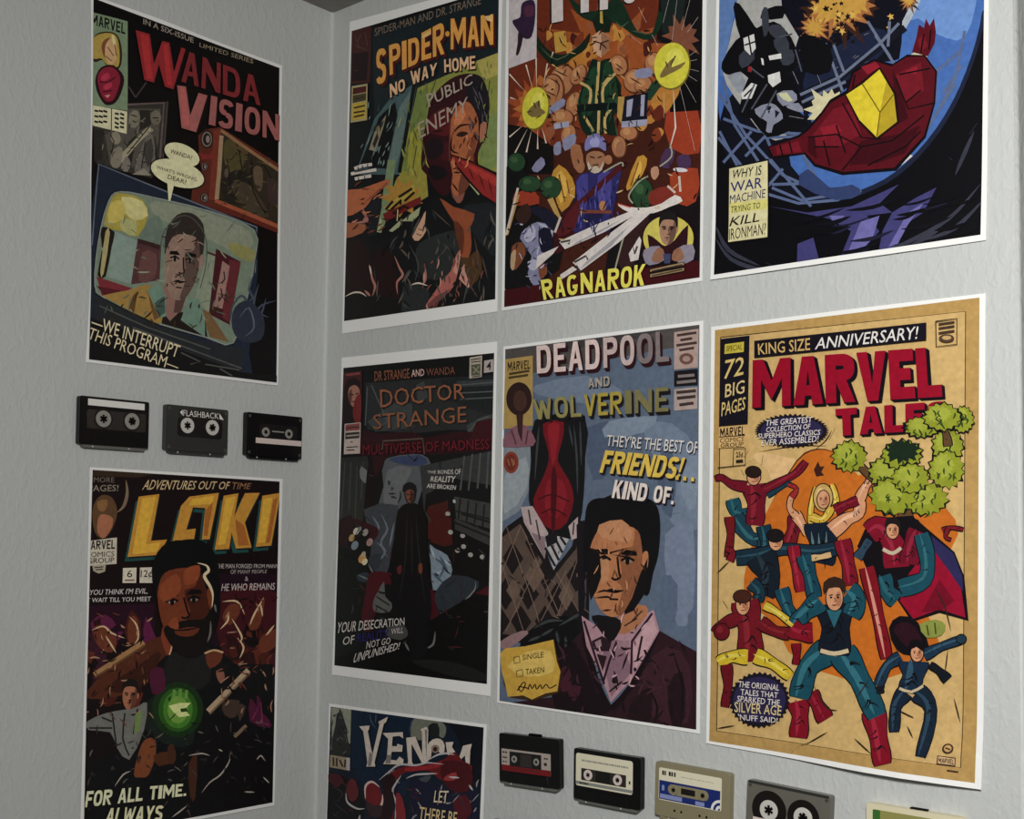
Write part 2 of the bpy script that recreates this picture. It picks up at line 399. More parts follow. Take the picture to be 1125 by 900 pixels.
# ------------------------------------------------------------------ left wall, upper poster: television sets
a = sheet('wanda', 'black poster with red and pink title above a drawn television screen, over three cassettes', (11, 9, 10),
          lift=lambda u, w: 0.0035*gauss(u, 0, .25)*gauss(w, .22, .16) + 0.002*gauss(u, 0, .3)*gauss(w, .75, .2) + 0.0015*gauss(u, 1, .2)*gauss(w, .1, .2), cells=(6, 10), tone=.68, sat=.85)
a.F(80, 100, 7.504)
a.P((50, 46, 40), [(155,290),(430,120),(770,90),(735,640),(640,720),(190,610)])
a.P((78, 73, 64), [(440,150),(715,150),(700,420),(640,600),(440,640),(300,600),(250,340),(430,340)])
a.PP((40, 36, 32), [[(540,160),(625,160),(640,280),(545,330)], [(160,310),(245,330),(240,560),(170,590)], [(450,420),(520,360),(470,640),(400,600)]])
a.E((118, 112, 92), 498, 235, 46, 74, 8); a.E((104, 98, 82), 676, 222, 44, 60); a.E((128, 122, 100), 345, 392, 40, 52, -10)
a.P((146, 140, 112), [(360,550),(470,440),(575,330),(620,300),(655,330),(600,370),(520,450),(400,590),(330,600)], 3)
a.P((98, 93, 84), [(500,640),(540,520),(600,370),(650,370),(672,560),(640,640),(600,690),(520,680)], 2)
a.P((60, 56, 50), [(575,480),(640,390),(655,540),(610,630)], 2)
a.P((120, 114, 96), [(300,600),(330,480),(400,470),(390,600),(350,640)], 2)
a.P((112, 106, 98), [(390,640),(430,540),(470,600),(440,670)], 2)
a.P((128, 121, 105), [(480,690),(580,640),(640,700)])
a.LL((28, 24, 22), [[(300,360),(330,420),(310,520)], [(470,200),(520,215)], [(480,250),(515,262)], [(650,225),(700,225)], [(590,420),(560,640)], [(620,300),(540,400),(440,520)], [(670,380),(690,640)]], 9)
a.L((96, 78, 76), [(442,116),(744,100),(728,330),(712,560)], 15); a.L((70, 64, 58), [(775,90),(752,400),(730,620)], 10)
a.F(80, 0, 4.092)
a.LL((62, 52, 56), [[(246,392),(277,440)], [(326,372),(277,440)]], 7)
a.F(80, 100, 7.504); R = random.Random(2); a.hatch(R, 60, (220, 170, 700, 660), [(26, 22, 20), (120, 114, 96), (34, 30, 26)], (20, 70), (4, 9)); a.F(80, 0, 4.092)
# corner panel
a.part('corner_box'); a.P((112, 132, 100), [(86,58),(242,98),(240,500),(80,478)])
a.F(80, 0, 9); a.B((14, 20, 14), 'MARVEL', [(170,140),(512,236),(506,345),(170,245)], .27, .18, .16)
a.P((46, 34, 14), [(180,410),(230,338),(330,318),(420,345),(466,450),(472,600),(436,688),(330,668),(280,600),(200,622),(170,540)], 3)
a.P((165, 138, 42), [(170,420),(230,352),(330,332),(405,352),(440,430),(450,590),(425,670),(335,655),(270,585),(200,590),(170,540)], 3)
a.P((192, 150, 98), [(290,440),(340,385),(400,420),(425,520),(405,620),(350,645),(305,560)], 3)
a.P((120, 66, 36), [(270,470),(300,400),(360,380),(310,450),(300,580)], 3); a.P((214, 190, 120), [(370,360),(400,365),(415,470),(385,440)], 3)
a.LL((60, 30, 18), [[(330,470),(390,560)], [(310,560),(370,610)], [(400,440),(420,560)]], 8)
a.F(80, 0, 4.092)
a.P((38, 12, 18), [(96,350),(120,306),(176,296),(222,345),(216,405),(186,464),(140,474),(108,430),(96,390)], 3)
a.P((130, 14, 42), [(104,350),(128,312),(174,306),(206,348),(198,400),(174,452),(140,456),(114,410)], 3)
a.PP((170, 30, 62), [[(120,350),(150,328),(160,350),(128,370)], [(130,390),(165,372),(168,392),(140,408)]], 2)
a.LL((64, 8, 24), [[(115,370),(150,372),(185,350)], [(128,416),(170,410)]], 6, 3); a.P((190, 120, 120), [(135,432),(162,428),(150,444)])
a.P((196, 190, 150), [(80,476),(238,504),(236,604),(80,566)]); a.L((20, 18, 14), [(167,490),(167,588)], 4)
for i in range(9):
    a.L((24, 22, 18), [(90 + (i % 3)*20, 500 + (i//3)*24), (108 + (i % 3)*20, 503 + (i//3)*24 + (i*7 % 5))], 9)
for i in range(8):
    a.L((30, 28, 20), [(182 + (i % 2)*24, 512 + (i//2)*20), (200 + (i % 2)*24, 516 + (i//2)*20 + (i*5 % 7))], 9)
a.part('cover_artwork')
# red television cabinet, upper right
a.F(190, 140, 7.504)
a.P((88, 34, 22), [(200,70),(260,20),(385,0),(900,330),(900,850),(700,800),(140,620),(150,520),(240,420),(210,260)])
a.P((112, 42, 24), [(330,30),(390,10),(350,600),(290,600)]); a.P((120, 30, 26), [(200,210),(290,230),(320,190),(320,260),(210,270)])
for x, y, rx, ry in ((272, 100, 52, 76), (253, 326, 28, 34), (252, 582, 34, 40)):
    a.E((30, 20, 18), x, y, rx, ry); a.E((112, 98, 88), x, y, rx*.82, ry*.84); a.E((36, 28, 26), x, y, rx*.62, ry*.66); a.E((130, 116, 106), x + rx*.15, y, rx*.3, ry*.4)
a.P((46, 39, 27), [(395,40),(900,370),(900,830),(345,605)])
a.P((74, 66, 34), [(420,120),(520,110),(610,210),(560,340),(520,450),(420,300)], 3); a.P((34, 30, 24), [(400,420),(560,350),(640,470),(600,640),(420,600)], 3)
a.P((92, 74, 54), [(660,330),(720,330),(735,420),(720,520),(690,520),(660,430)], 3); a.P((64, 54, 40), [(470,480),(600,460),(720,600),(780,740),(600,690)], 3)
a.P((84, 70, 60), [(420,350),(450,350),(445,410),(420,410)], 2); a.P((58, 42, 40), [(770,420),(850,460),(850,640),(780,600)], 3)
a.LL((22, 18, 14), [[(520,140),(560,340),(500,560)], [(640,250),(650,520),(760,720)], [(440,260),(470,500)], [(700,240),(800,420)]], 9, 2)
a.L((136, 98, 62), [(388,26),(620,190),(900,380)], 26); a.L((92, 60, 34), [(480,140),(600,215)], 14)
a.L((150, 122, 88), [(392,70),(376,330),(352,600)], 34); a.L((150, 72, 38), [(340,606),(600,710),(900,836)], 32); a.L((92, 30, 18), [(340,640),(600,752),(900,872)], 34)
a.hatch(R, 60, (400, 180, 840, 720), [(24, 20, 16), (90, 80, 44), (70, 60, 48), (30, 24, 20)], (20, 70), (5, 12))
# blue set with the screen
a.F(0, 0, 1)
a.P((27, 36, 52), [(106.7,179.5),(182,210),(282,249),(282,300),(272,388),(276,412),(200,400),(92,350),(99,230)])
a.L((92, 100, 112), [(99,270),(107,181),(182,211),(281,250),(279,300)], 1.5)
a.F(80, 200, 3.752)
a.P((34, 37, 40), [(78,470),(230,540),(500,650),(700,690),(690,800),(400,740),(78,590)])
a.P((17, 17, 18), [(60,560),(300,640),(690,785),(850,800),(850,850),(50,760)])
SCR = [(96,250),(140,85),(190,42),(330,66),(560,122),(742,200),(742,330),(712,480),(655,664),(540,640),(350,586),(125,482),(80,432)]
a.P((20, 24, 26), [(p[0]*1.02 - 8, p[1]*1.02 - 6) for p in SCR], 3)
a.P((108, 124, 104), SCR, 3)
a.P((128, 134, 112), [(330,80),(560,132),(730,212),(700,300),(560,240),(350,150)], 3); a.P((96, 112, 98), [(290,180),(350,140),(380,260),(270,240)], 3)
a.P((132, 130, 70), [(640,250),(740,280),(735,330),(660,300)], 3)
a.P((158, 142, 30), [(160,62),(196,48),(280,72),(306,140),(262,226),(200,205),(122,178)], 2); a.P((192, 184, 112), [(196,62),(280,80),(304,140),(252,160),(210,128)], 2)
a.P((186, 168, 60), [(150,90),(200,80),(210,150),(140,170)], 2); a.P((160, 160, 96), [(190,160),(255,160),(250,224),(200,204)], 2)
a.P((28, 24, 18), [(118,186),(166,208),(152,270),(126,392),(92,386),(112,280),(106,215)], 2); a.P((160, 146, 90), [(128,206),(146,212),(118,380),(104,372)], 2)
a.P((122, 142, 130), [(168,205),(262,244),(236,424),(130,392)]); a.P((116, 34, 42), [(88,392),(238,440),(186,462),(110,470)]); a.P((82, 20, 28), [(86,430),(190,450),(130,478)])
a.P((78, 46, 46), [(262,234),(360,262),(352,406),(232,424)]); a.P((52, 30, 32), [(262,234),(360,262),(358,282),(262,252)]); a.P((98, 62, 58), [(280,290),(340,300),(330,400),(265,410)], 2)
a.P((126, 136, 112), [(548,296),(590,310),(560,545),(500,480)]); a.P((66, 20, 28), [(586,276),(688,330),(642,590),(556,545)]); a.P((96, 34, 40), [(640,320),(686,332),(642,580),(612,560)])
a.P((148, 108, 98), [(612,326),(642,348),(612,524),(578,514)]); a.LL((60, 30, 30), [[(618,370),(622,400),(608,420)], [(606,440),(612,470),(598,490)]], 6); a.L((70, 28, 30), [(548,290),(590,306)], 8)
a.P((150, 116, 42), [(112,470),(230,446),(300,424),(350,470),(366,580),(300,566),(140,486)], 2); a.P((90, 62, 22), [(240,470),(262,450),(246,540),(222,524)]); a.P((104, 70, 30), [(300,450),(352,560),(330,570)])
a.P((112, 82, 44), [(520,520),(560,540),(640,662),(560,640)]); a.P((30, 22, 20), [(372,520),(540,560),(550,640),(360,584)])
a.P((132, 96, 84), [(370,420),(470,440),(450,520),(395,575),(370,540)]); a.P((82, 56, 50), [(420,470),(470,450),(440,540),(410,540)])
a.P((98, 130, 112), [(300,446),(345,424),(378,470),(378,556),(350,560),(330,510)]); a.P((98, 128, 110), [(470,486),(512,478),(540,560),(540,640),(440,570)]); a.P((58, 84, 76), [(330,500),(372,470),(376,540),(350,556)])
a.man(446, 325, 172, 330, 7, (138, 110, 94), (86, 66, 58), (46, 38, 34), lit=(150, 140, 120))
a.LL((70, 74, 66), [[(352,330),(365,220),(420,150),(480,146),(540,220),(546,330),(520,440)]], 4, 3)
a.hatch(R, 46, (130, 130, 720, 560), [(84, 98, 84), (140, 146, 118), (96, 108, 92)], (20, 60), (3, 7)); a.hatch(R, 34, (370, 210, 520, 440), [(50, 38, 34), (70, 52, 46), (160, 130, 112)], (14, 44), (3, 6)); a.hatch(R, 26, (140, 460, 640, 600), [(40, 32, 20), (60, 46, 24)], (20, 50), (4, 8))
a.L((126, 132, 126), [(SCR[i][0], SCR[i][1]) for i in (11, 12, 0, 1, 2, 3, 4, 5, 6, 7, 8, 9, 10)], 5, 3)
a.LL((62, 70, 84), [[(640,600),(650,520),(690,470),(720,520),(700,600),(730,640)], [(745,370),(720,440),(735,480),(700,500)], [(700,640),(770,600),(760,520),(830,490)], [(760,420),(740,520),(800,560)], [(655,560),(700,610),(760,640)], [(790,480),(760,560),(700,560)]], 10, 4, 2)
a.P((40, 46, 60), [(660,520),(720,490),(780,560),(770,650),(690,660),(650,600)], 3); a.LL((82, 90, 104), [[(680,560),(720,520),(740,600),(700,640)], [(720,440),(730,400)]], 7, 3, 2)
a.LL((74, 74, 72), [[(440,704),(520,742),(480,752)], [(540,752),(680,776)], [(600,770),(650,800)], [(240,600),(690,770)], [(100,512),(300,600),(560,690)]], 6)
a.part('caption_lettering')
a.T((206, 190, 150), '—WE INTERRUPT', [(72,548),(440,676),(424,726),(66,600)], .03, sh=(3, 5, (6, 5, 5))); a.T((206, 188, 148), 'THIS PROGRAM—', [(66,600),(436,740),(424,784),(52,646)], .03, sh=(3, 5, (6, 5, 5)))
a.part('speech_balloon'); a.F(80, 0, 4.092)
for c, g in (((14, 12, 10), 6), ((206, 200, 152), 0)):
    a.E(c, 484, 697, 84 + g, 46 + g, 24); a.E(c, 464, 782, 124 + g, 58 + g, 17); a.P(c, [(418 - g/2, 820), (448 + g/2, 836), (432, 905), (424, 905)])
a.T((30, 26, 18), 'WANDA?', [(434,672),(532,702),(528,722),(430,690)], .04); a.T((30, 26, 18), "WHAT'S WRONG,", [(370,744),(556,804),(552,820),(368,762)], .04); a.T((30, 26, 18), 'DEAR?', [(422,786),(506,812),(502,832),(420,806)], .04)
a.part('title_lettering'); a.F(80, 0, 9)
a.P((20, 10, 12), [(p[0] + 12, p[1] + 14) for p in [(605,305),(745,345),(785,640),(870,412),(940,428),(985,720),(1058,475),(1100,492),(978,888),(895,862),(835,640),(785,822),(690,798)]])
a.P((140, 24, 30), [(605,305),(745,345),(785,640),(870,412),(940,428),(985,720),(1058,475),(1100,492),(978,888),(895,862),(835,640),(785,822),(690,798)])
a.P((168, 26, 30), [(650,345),(725,362),(775,790),(712,782)]); a.P((168, 26, 30), [(880,440),(925,450),(965,850),(912,838)])
a.F(190, 50, 9); a.B((120, 30, 34), 'ANDA', [(90,48),(836,322),(852,600),(66,362)], .26, .16, .14, sh=(10, 10, (24, 8, 10)))
VP = [(25,400),(112,412),(155,700),(238,474),(326,500),(215,862),(70,820)]
a.P((26, 12, 12), [(p[0] + 14, p[1] + 14) for p in VP]); a.P((156, 84, 80), VP); a.P((176, 84, 80), [(50,425),(98,430),(150,810),(96,800)])
a.B((150, 82, 78), 'ISION', [(362,498),(1034,690),(1040,948),(338,786)], .28, .18, .16, sh=(10, 10, (26, 10, 10)))
a.part('strapline_lettering'); a.F(80, 0, 9)
a.T((150, 138, 122), 'IN A SIX-ISSUE', [(682,190),(1180,382),(1178,432),(680,245)], .02)
a.F(190, 50, 9); a.T((140, 126, 100), 'LIMITED SERIES', [(250,-22),(782,142),(776,186),(246,18)], .02)
a.done()

# ------------------------------------------------------------------ left wall, lower poster: bearded man with a green light in his hand
a = sheet('loki', 'dark poster with slanted yellow title and green glow in a man\'s hand, below three cassettes', (20, 11, 12),
          lift=lambda u, w: 0.0025*gauss(u, 0, .2)*gauss(w, 0, .3) + 0.0015*gauss(u, .6, .3)*gauss(w, 0, .1), cells=(5, 8), tone=.66, sat=.9)
a.F(80, 500, 4.284)
a.P((48, 34, 22), [(85,68),(380,90),(300,106),(90,100)]); a.P((30, 12, 24), [(680,560),(960,560),(960,900),(640,900)]); a.P((58, 16, 22), [(690,650),(960,650),(960,1000),(720,1000)], 2)
a.P((36, 10, 26), [(70,710),(380,700),(380,900),(60,900)])
a.PP((84, 22, 58), [[(80,790),(150,750),(200,800),(160,830),(240,860),(120,880)], [(340,760),(380,840),(400,900),(330,890)], [(90,850),(230,830),(230,870)]], 2)
R = random.Random(3)
for i in range(46):      # reaching hands and cloth in the crowd behind
    x = R.choice([R.uniform(60, 360), R.uniform(690, 950)]); y = R.uniform(750, 1160); r = R.uniform(16, 48)
    if 380 < x < 680: continue
    a.P(R.choice([(66, 24, 16), (84, 32, 20), (40, 14, 14), (20, 12, 14), (104, 44, 28), (52, 20, 34)]), [(x + r*math.cos(t)*R.uniform(.5, 1.2), y + 1.6*r*math.sin(t)*R.uniform(.5, 1.2)) for t in [2*math.pi*k/7 for k in range(7)]], 2)
a.PP((96, 44, 26), [[(90,820),(130,800),(180,830),(200,900),(160,930),(110,890)], [(255,800),(280,755),(305,790),(300,870),(260,880)], [(700,760),(740,700),(790,720),(740,800)], [(820,800),(880,700),(900,680),(880,790),(850,830)], [(880,860),(950,820),(950,900),(880,930)]], 3)
a.LL((186, 158, 118), [[(85,825),(140,806),(180,838),(240,862)], [(262,760),(296,800),(304,860),(285,890)], [(700,690),(770,690),(805,750)], [(830,800),(850,750),(895,670)], [(690,820),(725,780),(728,740)], [(745,770),(790,850),(785,880)], [(905,850),(945,800)], [(880,700),(890,760)], [(150,850),(200,930)], [(770,860),(800,905),(780,960)]], 9, 4, 2)
# banner and title
a.part('title_lettering')
LET = [[(306,196),(404,184),(364,404),(440,398),(402,470),(254,480)], [(545,196),(684,178),(640,396),(604,398),(620,250),(562,246),(530,352),(575,346),(566,402),(466,404),(505,240)],
       [(706,192),(776,180),(756,290),(806,180),(876,178),(806,318),(838,436),(764,440),(744,366),(732,442),(664,446)], [(888,192),(974,178),(930,426),(858,432)]]
a.PP((26, 66, 62), [[(p[0] - 14, p[1] + 22) for p in l] for l in LET]); a.PP((18, 30, 30), [[(p[0] + 5, p[1] + 8) for p in l] for l in LET])
a.PP((176, 122, 22), LET)
a.PP((206, 150, 12), [[(322,204),(386,196),(340,420),(410,412),(390,456),(276,468)], [(562,206),(660,192),(654,230),(540,238)], [(716,202),(762,196),(712,420),(680,424)], [(894,206),(936,200),(900,410),(868,414)]])
a.PP((150, 84, 18), [[(760,300),(800,330),(826,424),(776,428)], [(620,260),(656,220),(630,380),(612,382)], [(940,210),(960,200),(924,412),(906,414)]])
a.part('strapline_lettering'); a.T((182, 156, 112), 'ADVENTURES OUT OF', [(340,116),(738,126),(728,162),(322,164)], .03); a.T((132, 92, 62), 'TIME', [(748,128),(838,134),(828,160),(740,162)], .03)
a.part('corner_box')
a.T((104, 92, 80), 'MORE', [(96,104),(192,106),(192,130),(94,128)], .03); a.T((124, 112, 98), 'PAGES!', [(70,142),(212,140),(210,170),(70,172)], .03)
a.P((84, 58, 34), [(92,240),(130,190),(180,200),(205,260),(190,330),(150,390),(110,380),(90,320)], 3); a.P((150, 92, 62), [(118,290),(150,280),(185,300),(175,350),(140,392),(112,360)], 3); a.P((120, 84, 44), [(110,220),(160,210),(150,260),(120,262)], 2)
a.L((112, 92, 72), [(205,270),(236,240),(252,180),(246,118)], 16, 4, 2)
a.P((176, 168, 148), [(76,404),(204,388),(202,512),(76,522)]); a.P((150, 140, 120), [(88,520),(152,514),(148,548),(118,558),(92,545)])
a.B((24, 18, 16), 'MARVEL', [(50,406),(196,398),(194,442),(50,446)], .27, .18, .16); a.T((24, 20, 16), 'COMICS', [(56,458),(192,452),(190,478),(56,482)], .05); a.T((24, 20, 16), 'GROUP', [(64,486),(192,482),(190,506),(64,512)], .05)
a.LL((40, 32, 28), [[(98,530),(140,526)], [(104,540),(138,538)]], 5)
a.part('price_box'); a.P((190, 180, 160), [(232,532),(296,530),(294,602),(230,602)]); a.P((186, 178, 160), [(312,530),(372,528),(372,602),(310,602)])
a.T((40, 46, 26), '6', [(252,542),(276,541),(276,576),(250,576)], .05); a.L((90, 60, 40), [(240,590),(286,589)], 6); a.T((24, 22, 22), '12¢', [(316,542),(368,540),(368,582),(314,584)], .05)
a.part('caption_lettering')
a.T((186, 180, 176), "IF YOU THINK I'M EVIL,", [(50,634),(352,626),(346,656),(44,664)], .03); a.T((190, 184, 180), 'JUST WAIT TILL YOU MEET', [(20,674),(364,666),(362,694),(16,702)], .03)
a.part('caption_lettering#3'); a.T((168, 158, 156), 'THE MAN FORGED FROM MANY', [(672,512),(962,514),(962,532),(672,534)], .02); a.T((150, 140, 138), 'OF MANY PEOPLE', [(738,540),(910,540),(908,556),(738,560)], .02); a.T((150, 140, 138), '&', [(806,572),(822,572),(822,592),(806,594)], .02)
a.T((178, 166, 160), 'HE WHO REMAINS', [(700,606),(948,602),(946,634),(694,640)], .03)
a.part('cover_artwork')
# shoulders, arms, staff
a.F(80, 690, 4.284)
a.P((14, 13, 15), [(330,300),(430,60),(640,60),(760,170),(940,170),(960,900),(60,900),(60,640),(240,560)]); a.P((26, 26, 26), [(450,130),(620,60),(640,250),(520,300),(430,250)], 3)
a.P((74, 34, 18), [(60,300),(200,150),(330,70),(430,40),(450,110),(400,160),(300,290),(150,330),(60,330)], 3); a.P((52, 22, 14), [(140,290),(300,180),(400,110),(400,160),(300,290)], 2)
a.L((146, 106, 62), [(96,220),(330,66)], 24); a.L((92, 62, 34), [(100,232),(336,80)], 9)
a.P((116, 48, 26), [(410,40),(430,-20),(455,20),(460,90),(440,130)], 2); a.L((190, 140, 108), [(448,20),(462,80),(450,126)], 7, 3)
a.P((92, 42, 24), [(620,130),(660,105),(700,112),(690,160),(640,190)], 2); a.L((176, 138, 96), [(616,120),(660,104),(704,116)], 9, 3)
a.P((20, 30, 24), [(300,420),(400,300),(470,280),(560,310),(560,540),(420,540)], 3)
for c, rx, ry in (((20, 44, 16), 120, 130), ((34, 78, 16), 92, 104), ((58, 112, 24), 70, 88), ((96, 140, 44), 48, 64)):
    a.E(c, 490, 384, rx, ry)
a.P((186, 196, 120), [(446,366),(500,352),(552,352),(520,384),(548,412),(496,420),(470,396)]); a.LL((88, 130, 50), [[(470,330),(474,290)], [(500,330),(502,286)], [(528,334),(532,292)]], 14); a.PP((24, 60, 12), [[(500,380),(530,376),(540,392),(506,396)], [(440,330),(460,320),(452,350)]])
a.P((112, 58, 26), [(282,690),(300,600),(330,530),(376,520),(386,590),(352,690),(310,702)], 3); a.P((70, 36, 18), [(376,600),(450,580),(480,620),(400,650)], 2)
a.L((158, 134, 104), [(632,392),(822,198)], 26); a.L((104, 84, 62), [(640,404),(830,210)], 9); a.L((110, 90, 70), [(756,512),(812,458)], 16)
a.PP((70, 18, 44), [[(360,200),(420,190),(430,290),(370,310)], [(830,330),(870,380),(925,440),(920,470),(830,440)], [(860,320),(880,340),(870,420)]], 2); a.LL((108, 32, 70), [[(840,430),(880,350),(890,460)], [(860,440),(920,456)]], 7)
# onlookers
a.P((100, 100, 94), [(60,440),(150,400),(230,385),(300,370),(345,350),(330,480),(260,620),(200,560),(170,490),(70,480)], 2)
a.LL((30, 30, 28), [[(180,400),(200,560)], [(240,400),(230,520),(260,600)], [(70,470),(180,470)], [(300,380),(280,500)], [(130,420),(180,440)]], 8, 2); a.P((98, 120, 62), [(290,400),(320,390),(312,480),(282,500)])
a.man(264, 318, 84, 132, 4, (150, 92, 64), (92, 52, 36), (24, 18, 16), lit=(120, 90, 70))
a.P((126, 78, 58), [(670,200),(700,180),(710,230),(694,262),(676,240)], 2); a.P((22, 16, 18), [(660,200),(690,165),(720,180),(712,230),(700,190),(676,200)], 2); a.PP((60, 44, 36), [[(700,350),(780,340),(760,420),(710,410)], [(770,360),(810,370),(780,440)]], 2)
a.LL((150, 140, 130), [[(600,775),(640,725),(690,690),(730,630),(732,600)], [(460,890),(500,860),(530,836)], [(190,745),(230,690),(268,672)], [(860,620),(880,600),(900,625)], [(800,770),(850,772)], [(540,600),(600,590),(640,600)], [(680,570),(700,580)], [(890,700),(920,730)]], 7, 3, 2)
for i in range(34):
    x, y = R.uniform(70, 930), R.uniform(560, 880)
    a.L(R.choice([(34, 30, 30), (46, 38, 34), (28, 26, 30), (60, 50, 44)]), [(x, y), (x + R.uniform(-30, 30), y + R.uniform(8, 40))], R.uniform(5, 14), 0, 1)
a.PP((62, 34, 20), [[(540,640),(580,600),(570,800),(545,790)], [(440,560),(470,550),(480,620),(450,640)]], 2)
a.F(80, 500, 4.284); a.hatch(R, 70, (62, 740, 370, 1240), [(14, 9, 10), (150, 110, 80), (24, 14, 14), (90, 50, 34)], (16, 60), (4, 10)); a.hatch(R, 70, (680, 680, 945, 1200), [(14, 9, 10), (140, 104, 80), (24, 14, 14), (90, 40, 30)], (16, 60), (4, 10)); a.hatch(R, 60, (70, 1240, 930, 1560), [(40, 36, 36), (60, 52, 48), (20, 18, 18), (84, 78, 72)], (14, 50), (4, 9))
# the man's head
a.P((12, 12, 13), [(385,640),(378,560),(405,470),(470,412),(560,396),(630,420),(672,490),(686,600),(684,760),(650,860),(600,930),(520,940),(450,860)], 4)
a.man(512, 690, 284, 480, -6, (104, 46, 22), (62, 26, 14), (12, 12, 13), lit=(130, 120, 110))
a.P((18, 14, 13), [(420,820),(470,790),(540,775),(610,770),(650,720),(660,840),(600,940),(520,950),(460,900)], 3); a.P((92, 40, 20), [(470,830),(530,810),(590,815),(560,850),(500,852)], 2); a.L((14, 10, 10), [(462,826),(530,822),(600,808)], 8, 3, 2)
a.PP((126, 58, 26), [[(400,620),(480,560),(500,640),(420,690)], [(440,800),(480,760),(490,820)], [(520,540),(590,520),(580,590),(520,610)]], 3); a.LL((196, 178, 140), [[(580,508),(622,520),(632,545),(612,570),(640,620),(652,660),(648,716)]], 15, 4, 2); a.LL((96, 92, 90), [[(642,780),(640,840),(626,880)], [(660,700),(668,740)]], 10, 3, 2)
a.part('caption_lettering#2'); a.F(80, 690, 4.284)
a.B((212, 200, 156), 'FOR ALL TIME.', [(56,766),(528,730),(524,788),(44,842)], .28, .2, .13, sh=(4, 5, (8, 6, 6))); a.B((204, 192, 150), 'ALWAYS', [(156,846),(420,832),(408,904),(136,922)], .28, .2, .13, sh=(4, 5, (8, 6, 6)))
a.done()
# ------------------------------------------------------------------ long wall, top row, nearest the corner
a = sheet('spider', 'wide-bordered dark poster with orange title and olive light beams, top row beside the corner', (11, 14, 17), tone=.8, sat=.9)
a.F(370, 0, 4.737)
a.P((20, 30, 34), [(190,160),(860,-60),(860,300),(560,420),(200,640)])
a.P((58, 26, 22), [(78,160),(185,140),(176,430),(70,440)]); a.P((30, 14, 16), [(86,280),(170,270),(160,420),(84,425)])
a.LL((112, 92, 78), [[(95,180),(120,250)], [(150,170),(165,240)], [(100,240),(160,262)], [(130,180),(112,220)], [(95,365),(112,372)]], 9, 0, 2)
a.P((60, 82, 84), [(115,870),(200,620),(290,505),(420,430),(395,600),(330,910),(80,910)]); a.P((84, 104, 100), [(330,560),(405,450),(390,600),(300,910),(262,910)])
a.P((10, 12, 14), [(120,870),(225,610),(308,532),(320,600),(262,880)]); a.PP((126, 120, 96), [[(172,780),(200,690),(262,598),(248,660),(205,790)]]); a.PP((38, 36, 32), [[(190,750),(215,690),(222,720),(200,775)], [(222,650),(245,630),(230,690)]]); a.P((96, 80, 40), [(205,670),(222,650),(218,700)])
a.P((118, 122, 44), [(425,460),(560,400),(740,320),(860,270),(860,900),(330,910)]); a.P((150, 140, 62), [(730,320),(860,270),(860,380),(770,420)]); a.P((96, 112, 50), [(420,480),(480,450),(470,700),(380,900),(345,900)]); a.P((132, 128, 34), [(380,700),(440,640),(450,910),(370,910)]); a.P((104, 120, 62), [(740,760),(790,620),(860,560),(860,860),(760,900)])
a.L((12, 16, 16), [(408,440),(330,900)], 20); a.LL((64, 70, 34), [[(520,420),(470,560)], [(800,420),(770,700)], [(420,760),(400,880)]], 6)
# lower half
a.F(370, 180, 4.737)
a.P((132, 124, 40), [(345,40),(470,40),(480,170),(400,220),(250,270),(310,90)]); a.P((104, 122, 84), [(230,260),(270,-20),(310,-20),(280,250),(240,350),(214,355)])
a.F(370, 0, 4.737)
# a man's head, half of it in a red shadow
a.P((44, 12, 18), [(470,640),(490,540),(540,460),(620,400),(710,385),(770,420),(795,540),(785,690),(740,800),(720,910),(470,910),(448,770)], 4)
a.P((150, 82, 44), [(600,620),(650,540),(700,540),(740,620),(745,700),(720,800),(690,910),(600,910),(592,760)], 3); a.P((176, 104, 60), [(612,640),(650,560),(676,600),(640,650)], 2); a.P((112, 58, 34), [(700,740),(738,700),(715,820),(690,905),(660,905)], 2)
a.P((76, 18, 24), [(500,600),(590,560),(590,700),(520,700),(470,680)], 3); a.P((60, 16, 22), [(470,780),(590,740),(590,905),(480,905)], 2)
a.P((24, 20, 26), [(690,420),(740,395),(792,480),(798,600),(775,740),(745,720),(738,600),(700,540),(672,470)], 3); a.LL((70, 66, 74), [[(710,450),(745,520)], [(735,450),(770,560)], [(760,600),(770,700)]], 9, 2, 2)
a.LL((22, 12, 10), [[(612,690),(650,655),(705,650)], [(604,700),(600,780),(640,800)], [(610,855),(650,848),(690,840)], [(500,690),(560,680)]], 11, 3, 2); a.P((40, 22, 18), [(625,705),(655,685),(690,695),(655,715)], 2); a.P((150, 92, 66), [(752,650),(785,640),(775,720),(750,740)], 2); a.L((96, 40, 34), [(595,620),(590,800),(600,900)], 7)
a.P((26, 16, 22), [(470,760),(500,720),(550,730),(560,790),(520,830),(480,830)], 2)
a.F(370, 180, 4.737)
a.star((150, 112, 34), 345, 175, 66, 108, 9, 1.05, .3); a.P((98, 22, 22), [(244,262),(440,172),(446,204),(258,304)]); a.P((158, 134, 44), [(250,230),(405,110),(415,160),(265,250)])
a.PP((140, 146, 106), [[(276,350),(345,285),(330,330),(292,356)], [(340,300),(440,225),(430,270),(400,300)], [(212,356),(230,262),(246,330),(236,360)]])
a.P((14, 17, 18), [(200,420),(300,370),(430,320),(470,220),(520,180),(620,230),(850,190),(850,740),(30,800),(30,370),(160,360)], 2); a.P((34, 38, 38), [(430,420),(560,360),(650,360),(690,500),(600,590),(470,600),(420,520)], 3); a.P((24, 28, 32), [(640,250),(740,210),(840,230),(840,480),(760,420)], 2)
a.PP((20, 24, 30), [[(160,230),(220,160),(240,220),(210,370),(170,380)]])
a.P((128, 62, 32), [(540,180),(612,225),(722,262),(700,330),(706,420),(690,490),(650,482),(664,380),(612,300)], 2); a.P((84, 38, 22), [(612,300),(664,340),(664,440),(650,470)], 2); a.P((66, 44, 22), [(650,490),(690,490),(740,450),(760,560),(700,640),(660,560)], 2)
